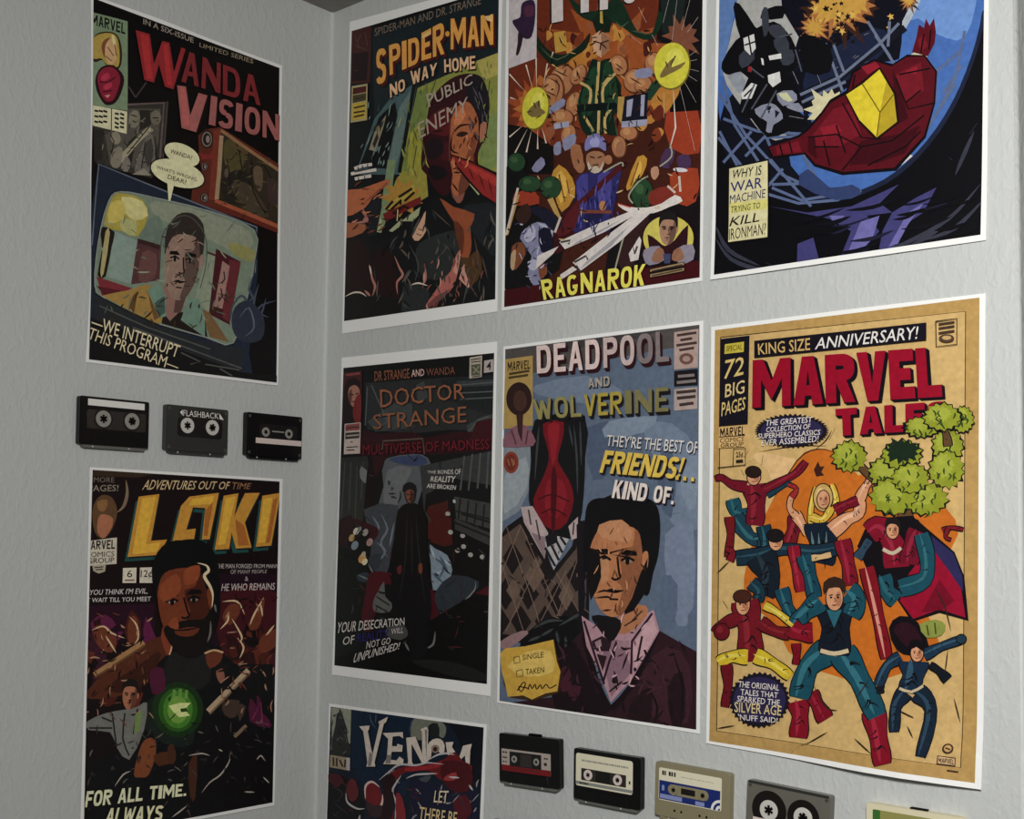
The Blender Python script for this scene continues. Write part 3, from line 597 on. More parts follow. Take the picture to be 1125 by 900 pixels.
a.P((150, 150, 110), [(680,90),(705,95),(755,150),(742,165)]); a.P((120, 70, 56), [(600,140),(670,120),(660,190),(630,205)], 2)
a.P((178, 138, 110), [(398,382),(440,300),(468,246),(462,320),(470,350),(430,402)], 2); a.LL((90, 50, 40), [[(430,340),(455,350)], [(420,365),(445,375)]], 5)
a.P((160, 86, 46), [(30,150),(130,132),(262,84),(284,92),(270,112),(190,178),(150,232),(30,280)], 2); a.P((128, 66, 40), [(150,200),(266,95),(270,110),(190,180)]); a.P((140, 78, 46), [(30,310),(80,310),(155,318),(140,360),(30,390)], 2); a.P((148, 96, 84), [(140,232),(170,290),(150,310),(80,308),(110,290),(140,300)], 2); a.E((24, 16, 20), 118, 282, 32, 20, -20)
a.PP((150, 82, 72), [[(450,756),(500,690),(560,600),(598,560),(625,480),(650,450),(640,540),(612,640),(560,690)]], 2); a.PP((172, 120, 104), [[(610,560),(640,460),(650,470),(630,580)], [(640,600),(668,520),(672,560),(700,640),(690,650)]]); a.PP((96, 54, 52), [[(470,740),(520,690),(600,650),(560,700),(480,756)]])
a.P((30, 12, 14), [(200,470),(260,440),(300,480),(310,560),(330,700),(190,700)], 2); a.P((28, 14, 14), [(40,420),(140,400),(190,520),(180,680),(40,690)], 2); a.P((18, 16, 16), [(40,700),(130,672),(300,700),(360,760),(360,830),(30,840)], 3); a.P((34, 36, 38), [(350,640),(430,630),(490,680),(440,780),(350,800)], 3)
a.LL((150, 96, 84), [[(172,525),(190,600),(204,640),(190,690)], [(305,480),(330,540),(348,580),(318,620),(322,680)], [(466,540),(466,600),(452,630)], [(150,660),(180,690)]], 13, 4, 2); a.LL((184, 168, 150), [[(48,692),(90,672),(130,672),(160,692)], [(392,632),(430,622),(478,636)], [(176,530),(186,580)]], 9, 4, 2)
a.LL((70, 56, 48), [[(720,380),(740,520),(700,660)], [(760,480),(790,600)], [(690,620),(740,700)], [(500,240),(600,330)], [(560,420),(620,470)]], 8, 3, 2); a.LL((60, 62, 60), [[(380,420),(430,520),(410,620)], [(520,620),(560,720)], [(700,560),(660,740)], [(790,320),(830,420)]], 7, 3, 2)
a.P((150, 82, 46), [(596,-10),(690,-10),(712,40),(690,120),(640,170),(600,130)], 2); a.P((96, 50, 34), [(650,60),(712,40),(690,120),(640,170)], 2); a.LL((24, 12, 10), [[(606,30),(640,20),(680,16)], [(612,46),(650,48)], [(604,100),(640,150)]], 10, 3, 2); a.P((44, 12, 18), [(470,-10),(596,-10),(600,130),(560,170),(500,110)], 2); a.PP((18, 14, 18), [[(480,10),(560,20),(580,60),(520,90),(490,60)]], 2)
a.P((18, 10, 12), [(594,-50),(700,-16),(860,58),(860,232),(760,172),(686,92),(630,24)]); a.P((124, 26, 24), [(602,-40),(700,-6),(850,70),(850,215),(762,160),(692,82),(640,20)]); a.P((150, 38, 30), [(640,-16),(720,14),(850,84),(850,130),(740,60)]); a.LL((60, 10, 12), [[(690,20),(720,90)], [(740,40),(780,150)], [(790,70),(820,180)]], 7, 2, 2)
R = random.Random(4); a.hatch(R, 70, (180, 240, 830, 740), [(60, 62, 60), (44, 48, 50), (10, 12, 12), (80, 70, 62)], (24, 90), (5, 12), (.8, 2.2)); a.hatch(R, 40, (450, 480, 780, 740), [(110, 60, 52), (170, 120, 104), (40, 22, 22)], (20, 60), (4, 9), (1.2, 2.4)); a.hatch(R, 24, (60, 120, 270, 380), [(100, 48, 26), (60, 26, 18), (176, 106, 66)], (20, 60), (5, 9), (-.8, .2))
a.F(370, 0, 4.737); a.hatch(R, 36, (340, 430, 480, 900), [(150, 146, 60), (90, 96, 40), (60, 70, 40)], (20, 80), (4, 8), (1.2, 1.9)); a.hatch(R, 26, (600, 560, 730, 860), [(96, 46, 26), (60, 26, 18), (186, 116, 72)], (14, 50), (4, 8), (1, 2.2)); a.hatch(R, 22, (680, 400, 790, 700), [(70, 66, 74), (14, 10, 14)], (20, 50), (5, 9), (.9, 1.7)); a.hatch(R, 26, (130, 520, 330, 860), [(104, 124, 118), (40, 56, 58)], (20, 70), (4, 8), (1.6, 2.2)); a.hatch(R, 20, (740, 300, 830, 800), [(110, 114, 52), (84, 96, 44)], (20, 50), (4, 7), (1.2, 1.9)); a.F(370, 180, 4.737)
a.part('burst_caption'); a.LL((30, 16, 12), [[(262,240),(300,196)], [(290,240),(345,190),(340,215)], [(330,176),(400,130)], [(360,196),(412,150)], [(300,262),(360,220),(380,235)], [(318,285),(322,240)]], 12); a.L((190, 170, 120), [(322,300),(326,240)], 5)
a.part('price_box'); a.F(370, 0, 4.737); a.P((150, 140, 96), [(86,452),(168,438),(166,628),(80,642)]); a.P((70, 20, 20), [(92,462),(162,450),(161,482),(91,496)]); a.P((60, 58, 34), [(91,500),(161,486),(160,525),(90,540)]); a.P((168, 140, 26), [(90,545),(160,530),(160,616),(88,630)])
a.LL((50, 40, 16), [[(96,565),(155,552)], [(96,590),(155,580)], [(98,520),(150,508)], [(96,612),(150,600)]], 9)
a.part('side_caption'); a.LL((186, 176, 166), [[(100,880),(138,866),(192,858)], [(82,908),(120,900),(214,886)], [(102,934),(150,924),(188,918)]], 17); a.LL((16, 14, 14), [[(118,870),(122,890)], [(140,862),(144,882)], [(168,856),(170,876)], [(120,926),(124,944)], [(152,918),(156,936)], [(100,898),(206,876)]], 5)
a.part('strapline_lettering'); a.T((108, 92, 78), 'SPIDER-MAN AND DR. STRANGE', [(204,152),(762,-20),(758,26),(206,192)], .03)
a.part('title_lettering')
for w, q in (('S', [(214,262),(266,250),(264,430),(214,448)]), ('PID', [(280,240),(438,192),(438,330),(284,396)]), ('ER', [(450,176),(566,114),(570,284),(450,320)]), ('MAN', [(602,102),(824,78),(824,236),(602,262)])):
    a.B((196, 136, 44), w, q, .3, .17, .14, sh=(12, 14, (66, 14, 14)))
a.E((66, 14, 14), 592, 188, 11, 14); a.E((196, 136, 44), 585, 180, 11, 14)
a.PP((206, 160, 96), [[(776,90),(820,82),(820,120),(790,110)], [(452,190),(500,160),(500,182),(455,206)]])
a.part('subtitle_lettering')
for w, q in (('NO', [(284,442),(362,412),(366,470),(288,514)]), ('WAY', [(392,374),(532,330),(526,392),(400,446)]), ('HOME', [(568,314),(730,294),(732,362),(570,382)])): a.B((210, 158, 116), w, q, .26, .18, .16, sh=(5, 7, (30, 10, 10)))
a.part('slogan_lettering'); a.T((152, 138, 124), 'PUBLIC', [(474,496),(716,386),(716,440),(490,562)], .03); a.T((148, 130, 116), 'ENEMY', [(430,646),(692,506),(690,582),(442,726)], .03)
a.done()

# ------------------------------------------------------------------ long wall, top row, second from the corner
a = sheet('ragnarok', 'crowded orange and green poster with two yellow discs and yellow bottom lettering, top row centre', (64, 26, 16), tone=.85, sat=.92)
a.F(545, 0, 4.6875)
R = random.Random(11)
a.P((104, 40, 18), [(220,-30),(860,-30),(830,200),(700,700),(300,760),(70,700),(70,330)]); a.P((18, 16, 18), [(845,-30),(1080,-30),(1080,560),(1000,560),(960,300),(830,200)]); a.P((24, 34, 32), [(850,-30),(980,-30),(960,190),(860,170)])
a.star((150, 74, 26), 620, 300, 190, 330, 15, 1.0, .2, .3, R); a.star((176, 112, 34), 450, 300, 60, 140, 9, 1.0, .4, .3, R)
a.star((150, 66, 26), 208, 560, 110, 190, 14, .8, .2, .3, R); a.star((176, 104, 30), 190, 560, 80, 130, 12, .7, .5, .3, R); a.P((14, 10, 12), [(60,640),(170,660),(300,760),(300,900),(60,900)]); a.P((150, 52, 22), [(880,570),(1040,560),(1050,790),(900,760)], 2); a.P((10, 9, 11), [(880,430),(1060,420),(1060,570),(900,580)])
a.P((176, 116, 36), [(780,640),(820,470),(960,430),(900,560),(840,610)], 2); a.P((182, 140, 46), [(300,170),(360,160),(375,260),(310,275)]); a.star((120, 70, 50), 960, 200, 70, 120, 12, .8, .1, .4, R)
for i in range(70):
    x, y = R.uniform(230, 840), R.uniform(120, 760); r = R.uniform(14, 34)
    a.P(R.choice([(120, 50, 22), (168, 96, 36), (96, 34, 18), (188, 128, 44), (70, 26, 18), (140, 78, 46)]), [(x + r*math.cos(t)*R.uniform(.5, 1.2), y + 1.5*r*math.sin(t)*R.uniform(.5, 1.2)) for t in [2*math.pi*k/6 for k in range(6)]], 2)
# green leaves and banners
a.P((18, 36, 24), [(198,130),(225,200),(290,270),(370,280),(440,230),(490,170),(470,250),(400,300),(325,352),(250,300),(205,230)], 3); a.P((20, 44, 30), [(370,-30),(470,60),(560,40),(620,-20),(660,20),(730,160),(810,170),(840,60),(870,100),(810,205),(720,190),(640,130),(560,110),(490,110),(420,70)], 2); a.LL((70, 84, 62), [[(620,110),(650,140),(690,110)], [(230,240),(320,310),(440,230)], [(700,160),(800,180)]], 7, 3, 2)
a.P((16, 34, 24), [(500,110),(540,60),(600,110),(590,170),(520,170)]); a.P((176, 150, 60), [(540,40),(552,40),(556,125),(540,120)])
a.P((194, 150, 116), [(498,190),(540,160),(588,190),(585,260),(545,300),(508,270)]); a.PP((146, 102, 74), [[(545,165),(588,192),(585,258),(548,296)]]); a.LL((50, 30, 22), [[(505,215),(545,225),(585,210)], [(545,225),(540,262)]], 7)
# tan boulders at both sides
for x, y, rx, ry, rot in ((345, 420, 70, 90, 20), (410, 540, 45, 70, 20), (430, 390, 40, 60, 30), (640, 340, 46, 58, -20), (720, 420, 60, 66, 10), (300, 470, 60, 90, 0), (350, 610, 60, 48, 10), (765, 440, 50, 40, -30), (690, 690, 50, 40, 0), (380, 700, 40, 60, 15), (640, 760, 40, 60, 0), (820, 330, 50, 60, 0)):
    a.E((86, 46, 28), x, y, rx, ry, rot); a.E((166, 108, 66), x - 3, y - 3, rx*.88, ry*.88, rot); a.E((186, 132, 84), x - rx*.25, y - ry*.25, rx*.4, ry*.45, rot)
a.LL((76, 40, 26), [[(270,400),(330,440),(310,520)], [(300,360),(380,400)], [(620,330),(660,360)], [(690,400),(760,440)], [(420,360),(440,420)], [(260,470),(320,500)]], 8, 3, 2)
# robe
a.P((15, 34, 24), [(440,470),(470,400),(500,306),(540,320),(590,302),(612,380),(650,440),(640,560),(610,600),(625,700),(560,690),(470,700),(430,620),(425,540)], 2); a.P((26, 60, 38), [(470,420),(515,340),(520,560),(450,600),(440,520)], 2); a.P((26, 58, 36), [(560,340),(590,330),(630,450),(620,560),(550,560)], 2)
a.LL((184, 156, 92), [[(535,320),(520,560)], [(438,428),(492,466),(482,560)], [(620,380),(558,450),(556,530)], [(535,560),(532,690)], [(460,600),(506,680)], [(600,560),(566,610),(570,690)], [(596,390),(556,440)]], 14, 3)
a.P((12, 22, 20), [(420,540),(640,530),(640,565),(425,580)])
a.P((28, 58, 40), [(775,500),(800,440),(884,372),(908,396),(850,450),(800,520)], 2); a.P((14, 22, 20), [(232,590),(280,570),(290,610),(250,612)])
# blue grey plates
a.PP((128, 130, 158), [[(722,366),(800,352),(806,396),(728,406)], [(276,562),(350,508),(358,546),(284,588)], [(350,720),(410,690),(414,740),(360,780)], [(304,750),(336,730),(340,790),(306,800)]], 2)
a.P((20, 22, 36), [(668,500),(790,478),(778,640),(650,650)]); a.PP((150, 150, 172), [[(680,520),(712,510),(700,600),(676,605)], [(752,492),(772,490),(766,600),(748,600)], [(654,628),(786,616),(780,650),(650,660)], [(302,640),(380,625),(382,655),(306,668)]]); a.LL((70, 66, 90), [[(690,630),(690,655)], [(730,625),(730,652)], [(340,632),(344,660)]], 6); a.P((170, 136, 62), [(634,500),(668,500),(650,640),(628,600)])
# discs with rays
a.LL((206, 188, 166), [[(74,384),(146,464)], [(160,336),(190,446)], [(212,300),(214,450)], [(78,505),(110,515)], [(74,708),(140,652)], [(98,800),(166,668)], [(162,786),(188,676)], [(220,770),(220,668)], [(264,740),(242,660)], [(270,330),(250,440)], [(300,270),(290,300)]], 8, 0, 1)
a.LL((206, 196, 182), [[(940,-20),(912,210)], [(1010,-20),(962,160)], [(900,-20),(866,120)], [(1046,92),(990,170)], [(1040,264),(1000,290)], [(1040,310),(1000,318)], [(1050,370),(994,356)], [(1040,420),(984,384)], [(1036,530),(968,410)], [(1030,780),(950,440)], [(918,460),(930,660),(880,840)], [(870,480),(870,610)], [(680,176),(756,230)], [(808,180),(840,240)], [(740,40),(780,120)]], 9, 0, 2)
for x, y, rx, ry in ((208, 558, 66, 108), (910, 340, 90, 118)):
    a.E((112, 100, 20), x + 3, y + 4, rx + 4, ry + 4, 8); a.E((200, 192, 30), x, y, rx, ry, 8); a.E((212, 206, 66), x + rx*.2, y - ry*.25, rx*.5, ry*.5, 8)
a.PP((120, 100, 52), [[(166,580),(200,540),(230,520),(236,560),(262,580),(230,600),(190,606)], [(850,390),(880,340),(920,300),(910,350),(980,320),(960,352),(900,384),(860,404)]], 2); a.LL((76, 60, 36), [[(210,560),(200,530)], [(225,552),(226,520)], [(190,575),(165,580)], [(890,350),(880,320)], [(905,340),(930,290)]], 7)
a.P((190, 182, 182), [(66,-40),(218,-40),(214,302),(60,360)]); a.P((48, 30, 56), [(140,20),(200,5),(208,90),(190,190),(150,200),(110,150),(90,110),(130,90)], 3); a.P((40, 28, 34), [(120,170),(146,190),(124,280),(108,284),(118,220)], 2); a.P((80, 40, 60), [(150,40),(196,30),(200,80),(160,90)], 2)
a.part('title_lettering')
for w, q in (('T', [(228,-200),(410,-230),(412,98),(232,134)]), ('H', [(440,-215),(588,-240),(582,50),(442,70)]), ('O', [(640,-230),(742,-240),(738,14),(650,26)]), ('R', [(800,-240),(930,-270),(930,-20),(806,-4)])): a.B((200, 190, 186), w, q, .3, .2, sh=(-6, 6, (16, 12, 12)))
a.part('cover_artwork'); a.F(545, 160, 4.6875)
a.P((14, 14, 16), [(50,120),(170,140),(230,330),(330,420),(330,640),(50,740)], 2); a.P((20, 14, 18), [(600,420),(1060,260),(1060,620),(560,700)]); a.P((58, 14, 20), [(330,380),(430,300),(500,460),(380,520),(300,560)], 2); a.P((150, 50, 24), [(100,250),(200,230),(230,300),(110,310)], 2); a.P((152, 54, 22), [(900,150),(1045,120),(1035,290),(940,300)], 2)
a.PP((184, 132, 34), [[(286,180),(330,100),(400,170),(412,262),(345,345),(310,260)], [(676,215),(735,60),(785,70),(762,150),(700,225)]], 2); a.PP((214, 168, 60), [[(310,190),(340,130),(380,220),(340,300)], [(720,130),(750,80),(756,130),(716,190)]], 2); a.LL((120, 74, 24), [[(330,150),(360,290)], [(740,90),(700,210)], [(370,180),(385,260)]], 7)
for x, y, rx, ry in ((288, 218, 52, 56), (112, 88, 44, 46), (180, 200, 56, 40), (760, 250, 54, 78)):
    a.E((14, 24, 18), x, y, rx + 4, ry + 4); a.E((34, 66, 40), x, y, rx, ry); a.E((56, 88, 52), x - rx*.25, y - ry*.3, rx*.4, ry*.35)
a.PP((176, 140, 70), [[(270,280),(300,270),(340,370),(325,385)], [(100,270),(130,250),(70,460),(52,470)]])
a.P((150, 96, 60), [(390,10),(440,0),(458,110),(420,130),(400,90)], 2); a.E((160, 106, 70), 585, 75, 20, 24); a.E((150, 100, 70), 648, 20, 24, 40); a.E((150, 100, 66), 440, 110, 24, 34)
# violet gown with a sash and a round blue cap above it
a.P((42, 40, 96), [(415,190),(470,140),(570,140),(650,105),(640,200),(610,330),(590,440),(470,470),(405,440),(430,340)], 2); a.P((64, 60, 132), [(420,190),(480,150),(470,330),(440,340)], 2); a.P((66, 62, 134), [(530,160),(600,140),(590,300),(540,330)], 2); a.P((30, 28, 66), [(480,350),(560,350),(520,460),(470,460)], 2)
a.L((74, 20, 26), [(440,300),(650,110)], 30); a.L((120, 60, 40), [(440,342),(600,344)], 16); a.E((176, 116, 70), 556, 312, 18, 26); a.P((84, 22, 28), [(330,420),(420,290),(440,310),(410,430),(330,470)], 2)
a.P((152, 104, 74), [(474,50),(520,30),(566,50),(560,110),(516,140),(478,110)], 3); a.P((186, 170, 150), [(480,80),(500,120),(520,100),(540,122),(560,80),(552,128),(515,146),(482,124)], 2); a.P((118, 116, 168), [(466,30),(470,-30),(520,-60),(566,-30),(572,30),(540,14),(500,14)], 3); a.P((150, 150, 196), [(490,-20),(520,-45),(540,-20),(530,8),(500,8)], 3); a.LL((70, 40, 30), [[(490,60),(515,66)], [(530,66),(552,58)], [(505,104),(535,102)]], 8)
# scattered plates at the left, dark trousers at the right
a.PP((126, 126, 156), [[(130,480),(160,430),(220,395),(290,420),(300,470),(250,560),(215,590),(240,700),(205,728),(170,660),(190,570)], [(190,120),(240,60),(260,100),(220,140)]], 2); a.PP((170, 168, 190), [[(150,470),(200,410),(210,470),(170,500)], [(170,600),(215,590),(215,640),(180,640)], [(220,400),(290,425),(296,460)]], 2); a.P((20, 20, 40), [(225,440),(285,430),(300,540),(240,550)], 2); a.P((24, 24, 44), [(170,330),(260,320),(350,400),(300,440),(240,380)], 2)
a.PP((120, 66, 40), [[(90,520),(140,500),(160,560),(110,640),(85,620)], [(225,620),(262,610),(270,660),(235,690)]], 2); a.PP((176, 146, 110), [[(85,560),(110,540),(100,640),(82,630)]], 2); a.P((52, 30, 24), [(120,330),(170,300),(190,360),(150,410),(110,380)], 2)
a.P((50, 26, 28), [(690,400),(790,360),(780,470),(700,640),(630,600)], 2); a.P((122, 40, 28), [(800,240),(890,210),(920,250),(880,330),(800,300)], 2); a.P((176, 130, 100), [(806,120),(838,110),(846,150),(824,180),(806,160)], 2); a.PP((70, 46, 80), [[(940,60),(1000,50),(1010,110),(950,120)], [(880,20),(930,30),(900,120),(850,100)]], 2)
a.LL((150, 150, 128), [[(712,300),(690,260),(740,190),(790,160)], [(850,110),(910,60),(905,0)], [(700,340),(640,560),(620,640)], [(560,140),(650,90),(660,110)]], 8, 3); a.LL((196, 180, 166), [[(950,160),(956,240)], [(120,220),(60,460)], [(340,370),(310,450)], [(890,210),(930,246)]], 12)
a.E((206, 200, 204), 956, 128, 38, 11, 5)
a.PP((206, 198, 192), [[(330,496),(520,410),(690,344),(736,352),(560,450),(362,536)], [(402,604),(560,480),(740,344),(800,352),(640,500),(444,646)], [(336,668),(402,624),(424,640),(346,690)], [(690,560),(745,470),(756,490),(740,590),(700,600)], [(220,570),(330,520),(300,560),(210,640)]])
a.PP((160, 156, 160), [[(420,500),(660,378),(560,440),(400,520)], [(470,600),(700,410),(600,520),(440,640)]])
a.P((212, 204, 196), [(634,304),(690,318),(780,322),(860,300),(930,256),(968,288),(900,318),(820,350),(720,352),(660,330)], 2); a.L((206, 90, 76), [(634,302),(700,322)], 6)
a.LL((60, 54, 58), [[(340,500),(390,490),(380,510)], [(410,604),(470,570),(480,590)], [(420,620),(440,650)], [(720,560),(735,520)]], 10)
a.P((62, 9, 16), [(40,748),(260,712),(780,632),(1080,590),(1080,720),(40,850)])
a.hatch(R, 70, (70, 60, 1030, 560), [(14, 10, 12), (40, 22, 18), (196, 170, 120)], (14, 50), (4, 9)); a.F(545, 0, 4.6875); a.hatch(R, 90, (240, 150, 840, 760), [(40, 20, 14), (60, 30, 18), (16, 10, 10), (206, 160, 90)], (14, 48), (4, 8)); a.hatch(R, 30, (440, 340, 640, 680), [(10, 20, 14), (40, 80, 54)], (20, 60), (4, 8), (1.2, 1.9)); a.F(545, 160, 4.6875); a.hatch(R, 40, (420, 160, 640, 430), [(24, 22, 60), (84, 80, 150)], (20, 70), (4, 9), (1.2, 2)); a.hatch(R, 40, (120, 390, 300, 720), [(30, 28, 40), (180, 180, 200), (60, 56, 80)], (14, 40), (4, 9))
a.part('round_portrait'); a.E((30, 10, 14), 897, 480, 138, 124); a.E((196, 184, 74), 897, 480, 130, 116)
a.P((44, 14, 22), [(790,460),(850,500),(880,520),(930,490),(1000,410),(990,560),(1030,590),(770,590),(800,540)], 2); a.PP((134, 126, 140), [[(772,540),(850,520),(880,590),(800,620),(772,590)], [(930,540),(1022,510),(1026,590),(950,610)]], 2); a.P((140, 96, 70), [(810,590),(840,530),(872,540),(870,590),(840,606)], 2); a.P((140, 96, 70), [(915,590),(925,545),(960,530),(978,580),(950,600)], 2); a.P((60, 64, 96), [(870,560),(910,560),(905,610),(876,610)])
a.man(895, 436, 104, 158, 4, (160, 120, 94), (104, 74, 60), (26, 22, 24), lit=(120, 90, 76))
a.part('round_portrait#2'); a.P((20, 12, 14), [(798,640),(980,600),(982,652),(800,686)]); a.P((150, 126, 86), [(803,642),(976,604),(978,618),(804,654)]); a.P((140, 116, 78), [(804,666),(978,632),(978,648),(804,682)]); a.LL((60, 44, 34), [[(812,650),(970,616)], [(812,674),(970,640)]], 6)
a.part('subtitle_lettering')
a.B((222, 212, 70), 'RAG', [(240,696),(430,664),(432,768),(256,798)], .28, .18, .18, sh=(-7, 6, (14, 8, 8))); a.B((222, 212, 70), 'NAROK', [(446,660),(782,612),(774,724),(448,766)], .28, .18, .18, sh=(-7, 6, (14, 8, 8)))
a.done()

# ------------------------------------------------------------------ long wall, top row, right end
a = sheet('iron', 'blue and black poster with a dark red falling shape and cream caption box, top right', (10, 10, 16), tone=.95, sat=.95,
          lift=lambda u, w: 0.0035*gauss(w, 0, .10)*(0.3 + 0.7*gauss(u, .45, .4)), cells=(4, 12))
a.F(775, 0, 2.903); R = random.Random(5)
SKY = [(875,-60),(884,40),(850,180),(790,325),(708,450),(604,552),(500,606),(400,630),(250,600),(120,515),(60,420),(42,300),(44,-60)]
a.P((30, 36, 60), [(p[0] + 10, p[1] + 12) for p in SKY], 3); a.P((70, 112, 184), SKY, 3)
a.P((16, 17, 30), [(50,380),(90,300),(200,300),(330,380),(330,460),(270,500),(300,560),(400,605),(360,640),(250,640),(120,560),(60,480)], 2)
a.P((96, 130, 186), [(45,-40),(140,-40),(90,60),(60,240),(46,200)], 2); a.P((176, 176, 172), [(96,60),(130,-40),(330,-40),(350,60),(310,230),(270,420),(200,440),(110,330),(60,240),(80,130)], 3); a.P((150, 156, 166), [(66,230),(110,300),(130,260),(90,200)], 2)
a.P((110, 150, 212), [(620,80),(700,-40),(860,-40),(830,120),(740,110),(680,60)], 3); a.P((176, 186, 196), [(600,40),(640,-40),(700,-40),(660,60),(620,110)], 2)
a.P((14, 15, 28), [(240,-40),(640,-40),(630,70),(620,190),(560,200),(430,300),(320,370),(260,240),(300,120)], 2); a.P((28, 36, 62), [(330,200),(420,150),(540,90),(590,120),(560,180),(420,280),(320,320)], 2)
for c, s in (((60, 34, 26), 1.3), ((176, 112, 60), 1.0), ((206, 158, 62), .72)):
    for x, y, r0, r1 in ((430, 30, 50, 88), (350, 90, 26, 54), (480, 10, 40, 64), (380, 30, 34, 60), (650, 4, 14, 30)):
        a.star(c, x, y, r0*s, r1*s, 13, 1.0, x*.1, .55, R)
for i in range(46):
    x, y = R.gauss(420, 62), R.gauss(50, 44); r = R.uniform(4, 12)
    a.star(R.choice([(20, 16, 20), (224, 180, 80), (60, 30, 24), (24, 20, 26)]), x, y, r*.5, r, 5, 1, R.random(), .5, R)
for i in range(26):
    x, y = R.uniform(280, 520), R.uniform(110, 230); l = R.uniform(8, 22)
    a.L(R.choice([(120, 126, 140), (170, 166, 160), (80, 50, 50), (56, 64, 86)]), [(x, y), (x + l, y - l*R.uniform(.2, 1))], R.uniform(3, 8), 0, 2)
# girders
GREY = (108, 118, 142)
a.LL((20, 22, 34), [[(300,306),(430,250),(560,150),(640,90)], [(330,330),(440,280)]], 22)
a.LL(GREY, [[(305,304),(430,248),(560,140),(620,76)], [(310,328),(450,262)], [(385,140),(440,292)], [(412,146),(444,230)], [(520,70),(610,214)], [(590,70),(585,150)], [(545,115),(590,180)]], 9)
a.LL((92, 108, 146), [[(46,300),(130,430),(250,560),(430,640)], [(60,260),(96,400),(200,560)], [(44,440),(110,520),(180,610)], [(60,380),(170,420),(330,430)], [(130,500),(200,430)], [(190,420),(210,470)], [(210,510),(340,660)], [(215,590),(330,586)], [(250,540),(190,610)], [(60,520),(150,420)], [(200,620),(300,650),(420,640),(500,610)], [(215,600),(310,640),(430,620)], [(830,100),(800,250),(720,400)], [(820,160),(740,230)], [(760,300),(820,210)], [(740,220),(735,330)], [(700,430),(800,270)], [(300,470),(380,610)], [(190,440),(330,436)], [(48,420),(120,560)]], 9)
a.LL((20, 20, 32), [[(300,320),(340,400)], [(260,240),(330,200)]], 12); a.P((52, 66, 110), [(300,590),(330,540),(400,600),(470,590),(500,620),(420,640)], 2)
# black wreckage
BL = (13, 13, 17)
a.PP(BL, [[(92,25),(112,14),(160,85),(180,110),(170,150),(120,140)], [(60,230),(56,200),(100,130),(150,100),(220,70),(260,100),(290,150),(290,220),(250,240),(200,290),(150,260),(115,230),(80,240)], [(115,330),(140,250),(210,240),(270,240),(310,330),(280,330),(330,400),(270,420),(200,440),(150,380),(110,370)], [(178,60),(200,30),(250,20),(250,60)], [(310,110),(400,150),(400,230),(320,230)]], 2)
a.PP((58, 62, 72), [[(182,40),(200,26),(206,90),(190,120)], [(200,90),(240,80),(262,110),(230,128)], [(220,130),(260,120),(270,160),(236,170)], [(110,180),(150,150),(160,190),(120,220)], [(240,170),(280,160),(285,200),(250,210)]], 2)
a.PP((222, 222, 218), [[(124,124),(158,110),(164,156),(146,178),(128,160)], [(202,242),(240,230),(244,262),(218,280),(204,264)], [(118,300),(150,266),(168,272),(150,316),(120,318)], [(204,180),(244,172),(246,188),(208,194)], [(180,186),(188,190),(190,210),(184,208)]]); a.LL(BL, [[(128,146),(164,134)], [(140,112),(150,176)], [(126,310),(156,280)]], 5); a.P((150, 40, 44), [(140,214),(152,214),(150,232),(138,230)])
a.PP((140, 144, 162), [[(160,350),(210,330),(240,350),(250,380),(220,400),(214,424),(196,420),(200,390),(176,376)], [(260,340),(300,330),(316,360),(280,352)], [(230,300),(280,290),(296,320),(250,340)]], 2); a.PP((206, 206, 160), [[(234,300),(262,296),(282,322),(268,326),(250,318)]]); a.PP((26, 28, 40), [[(196,340),(214,340),(206,366)], [(225,352),(240,360),(226,380)]]); a.LL((190, 190, 196), [[(186,360),(236,346)], [(270,372),(316,380)], [(282,230),(300,270)], [(360,240),(372,270)]], 7, 0, 2)
a.LL((80, 84, 96), [[(160,270),(120,360)], [(200,270),(150,350)], [(230,290),(180,380)], [(290,160),(310,230)], [(240,120),(280,110)], [(150,220),(190,250)]], 5)
# pale rim, then the dark red shape with a yellow block
a.star((218, 210, 166), 400, 350, 52, 76, 15, 1.0, .2, .35, R); a.P((222, 212, 120), [(325,440),(350,400),(400,410),(360,450),(330,480),(320,500)]); a.P((214, 208, 170), [(640,190),(670,168),(708,168),(710,184),(650,200)])
a.P((216, 212, 206), [(590,530),(650,488),(664,500),(620,535)])
RD = (92, 12, 26)
a.P((18, 8, 14), [(200,470),(300,432),(328,410),(372,360),(400,320),(452,290),(470,230),(540,190),(600,206),(646,176),(704,178),(742,230),(736,330),(706,440),(612,546),(440,560),(350,532),(318,494),(215,508)])
a.P(RD, [(206,472),(302,440),(332,418),(376,366),(402,330),(456,300),(476,236),(540,196),(596,214),(646,184),(700,182),(736,232),(730,330),(700,434),(606,536),(444,550),(354,524),(322,488),(220,500)])
a.P(RD, [(662,168),(676,120),(684,80),(700,92),(706,62),(718,84),(732,60),(738,104),(734,140),(712,182)]); a.PP((120, 20, 36), [[(680,130),(700,110),(712,150),(690,166)], [(410,350),(470,330),(500,430),(430,470),(350,470),(340,440)], [(610,240),(690,200),(700,290),(640,330)], [(226,468),(300,452),(310,486),(232,494)]]); a.PP((150, 26, 44), [[(370,410),(420,396),(440,420),(380,440)], [(500,215),(545,200),(560,215),(520,240)], [(640,230),(680,212),(676,240)]]); a.PP((64, 8, 20), [[(500,450),(620,430),(690,400),(640,490),(560,520),(460,530)], [(600,220),(630,300),(650,380),(610,400)], [(330,440),(352,436),(360,510),(330,486)]])
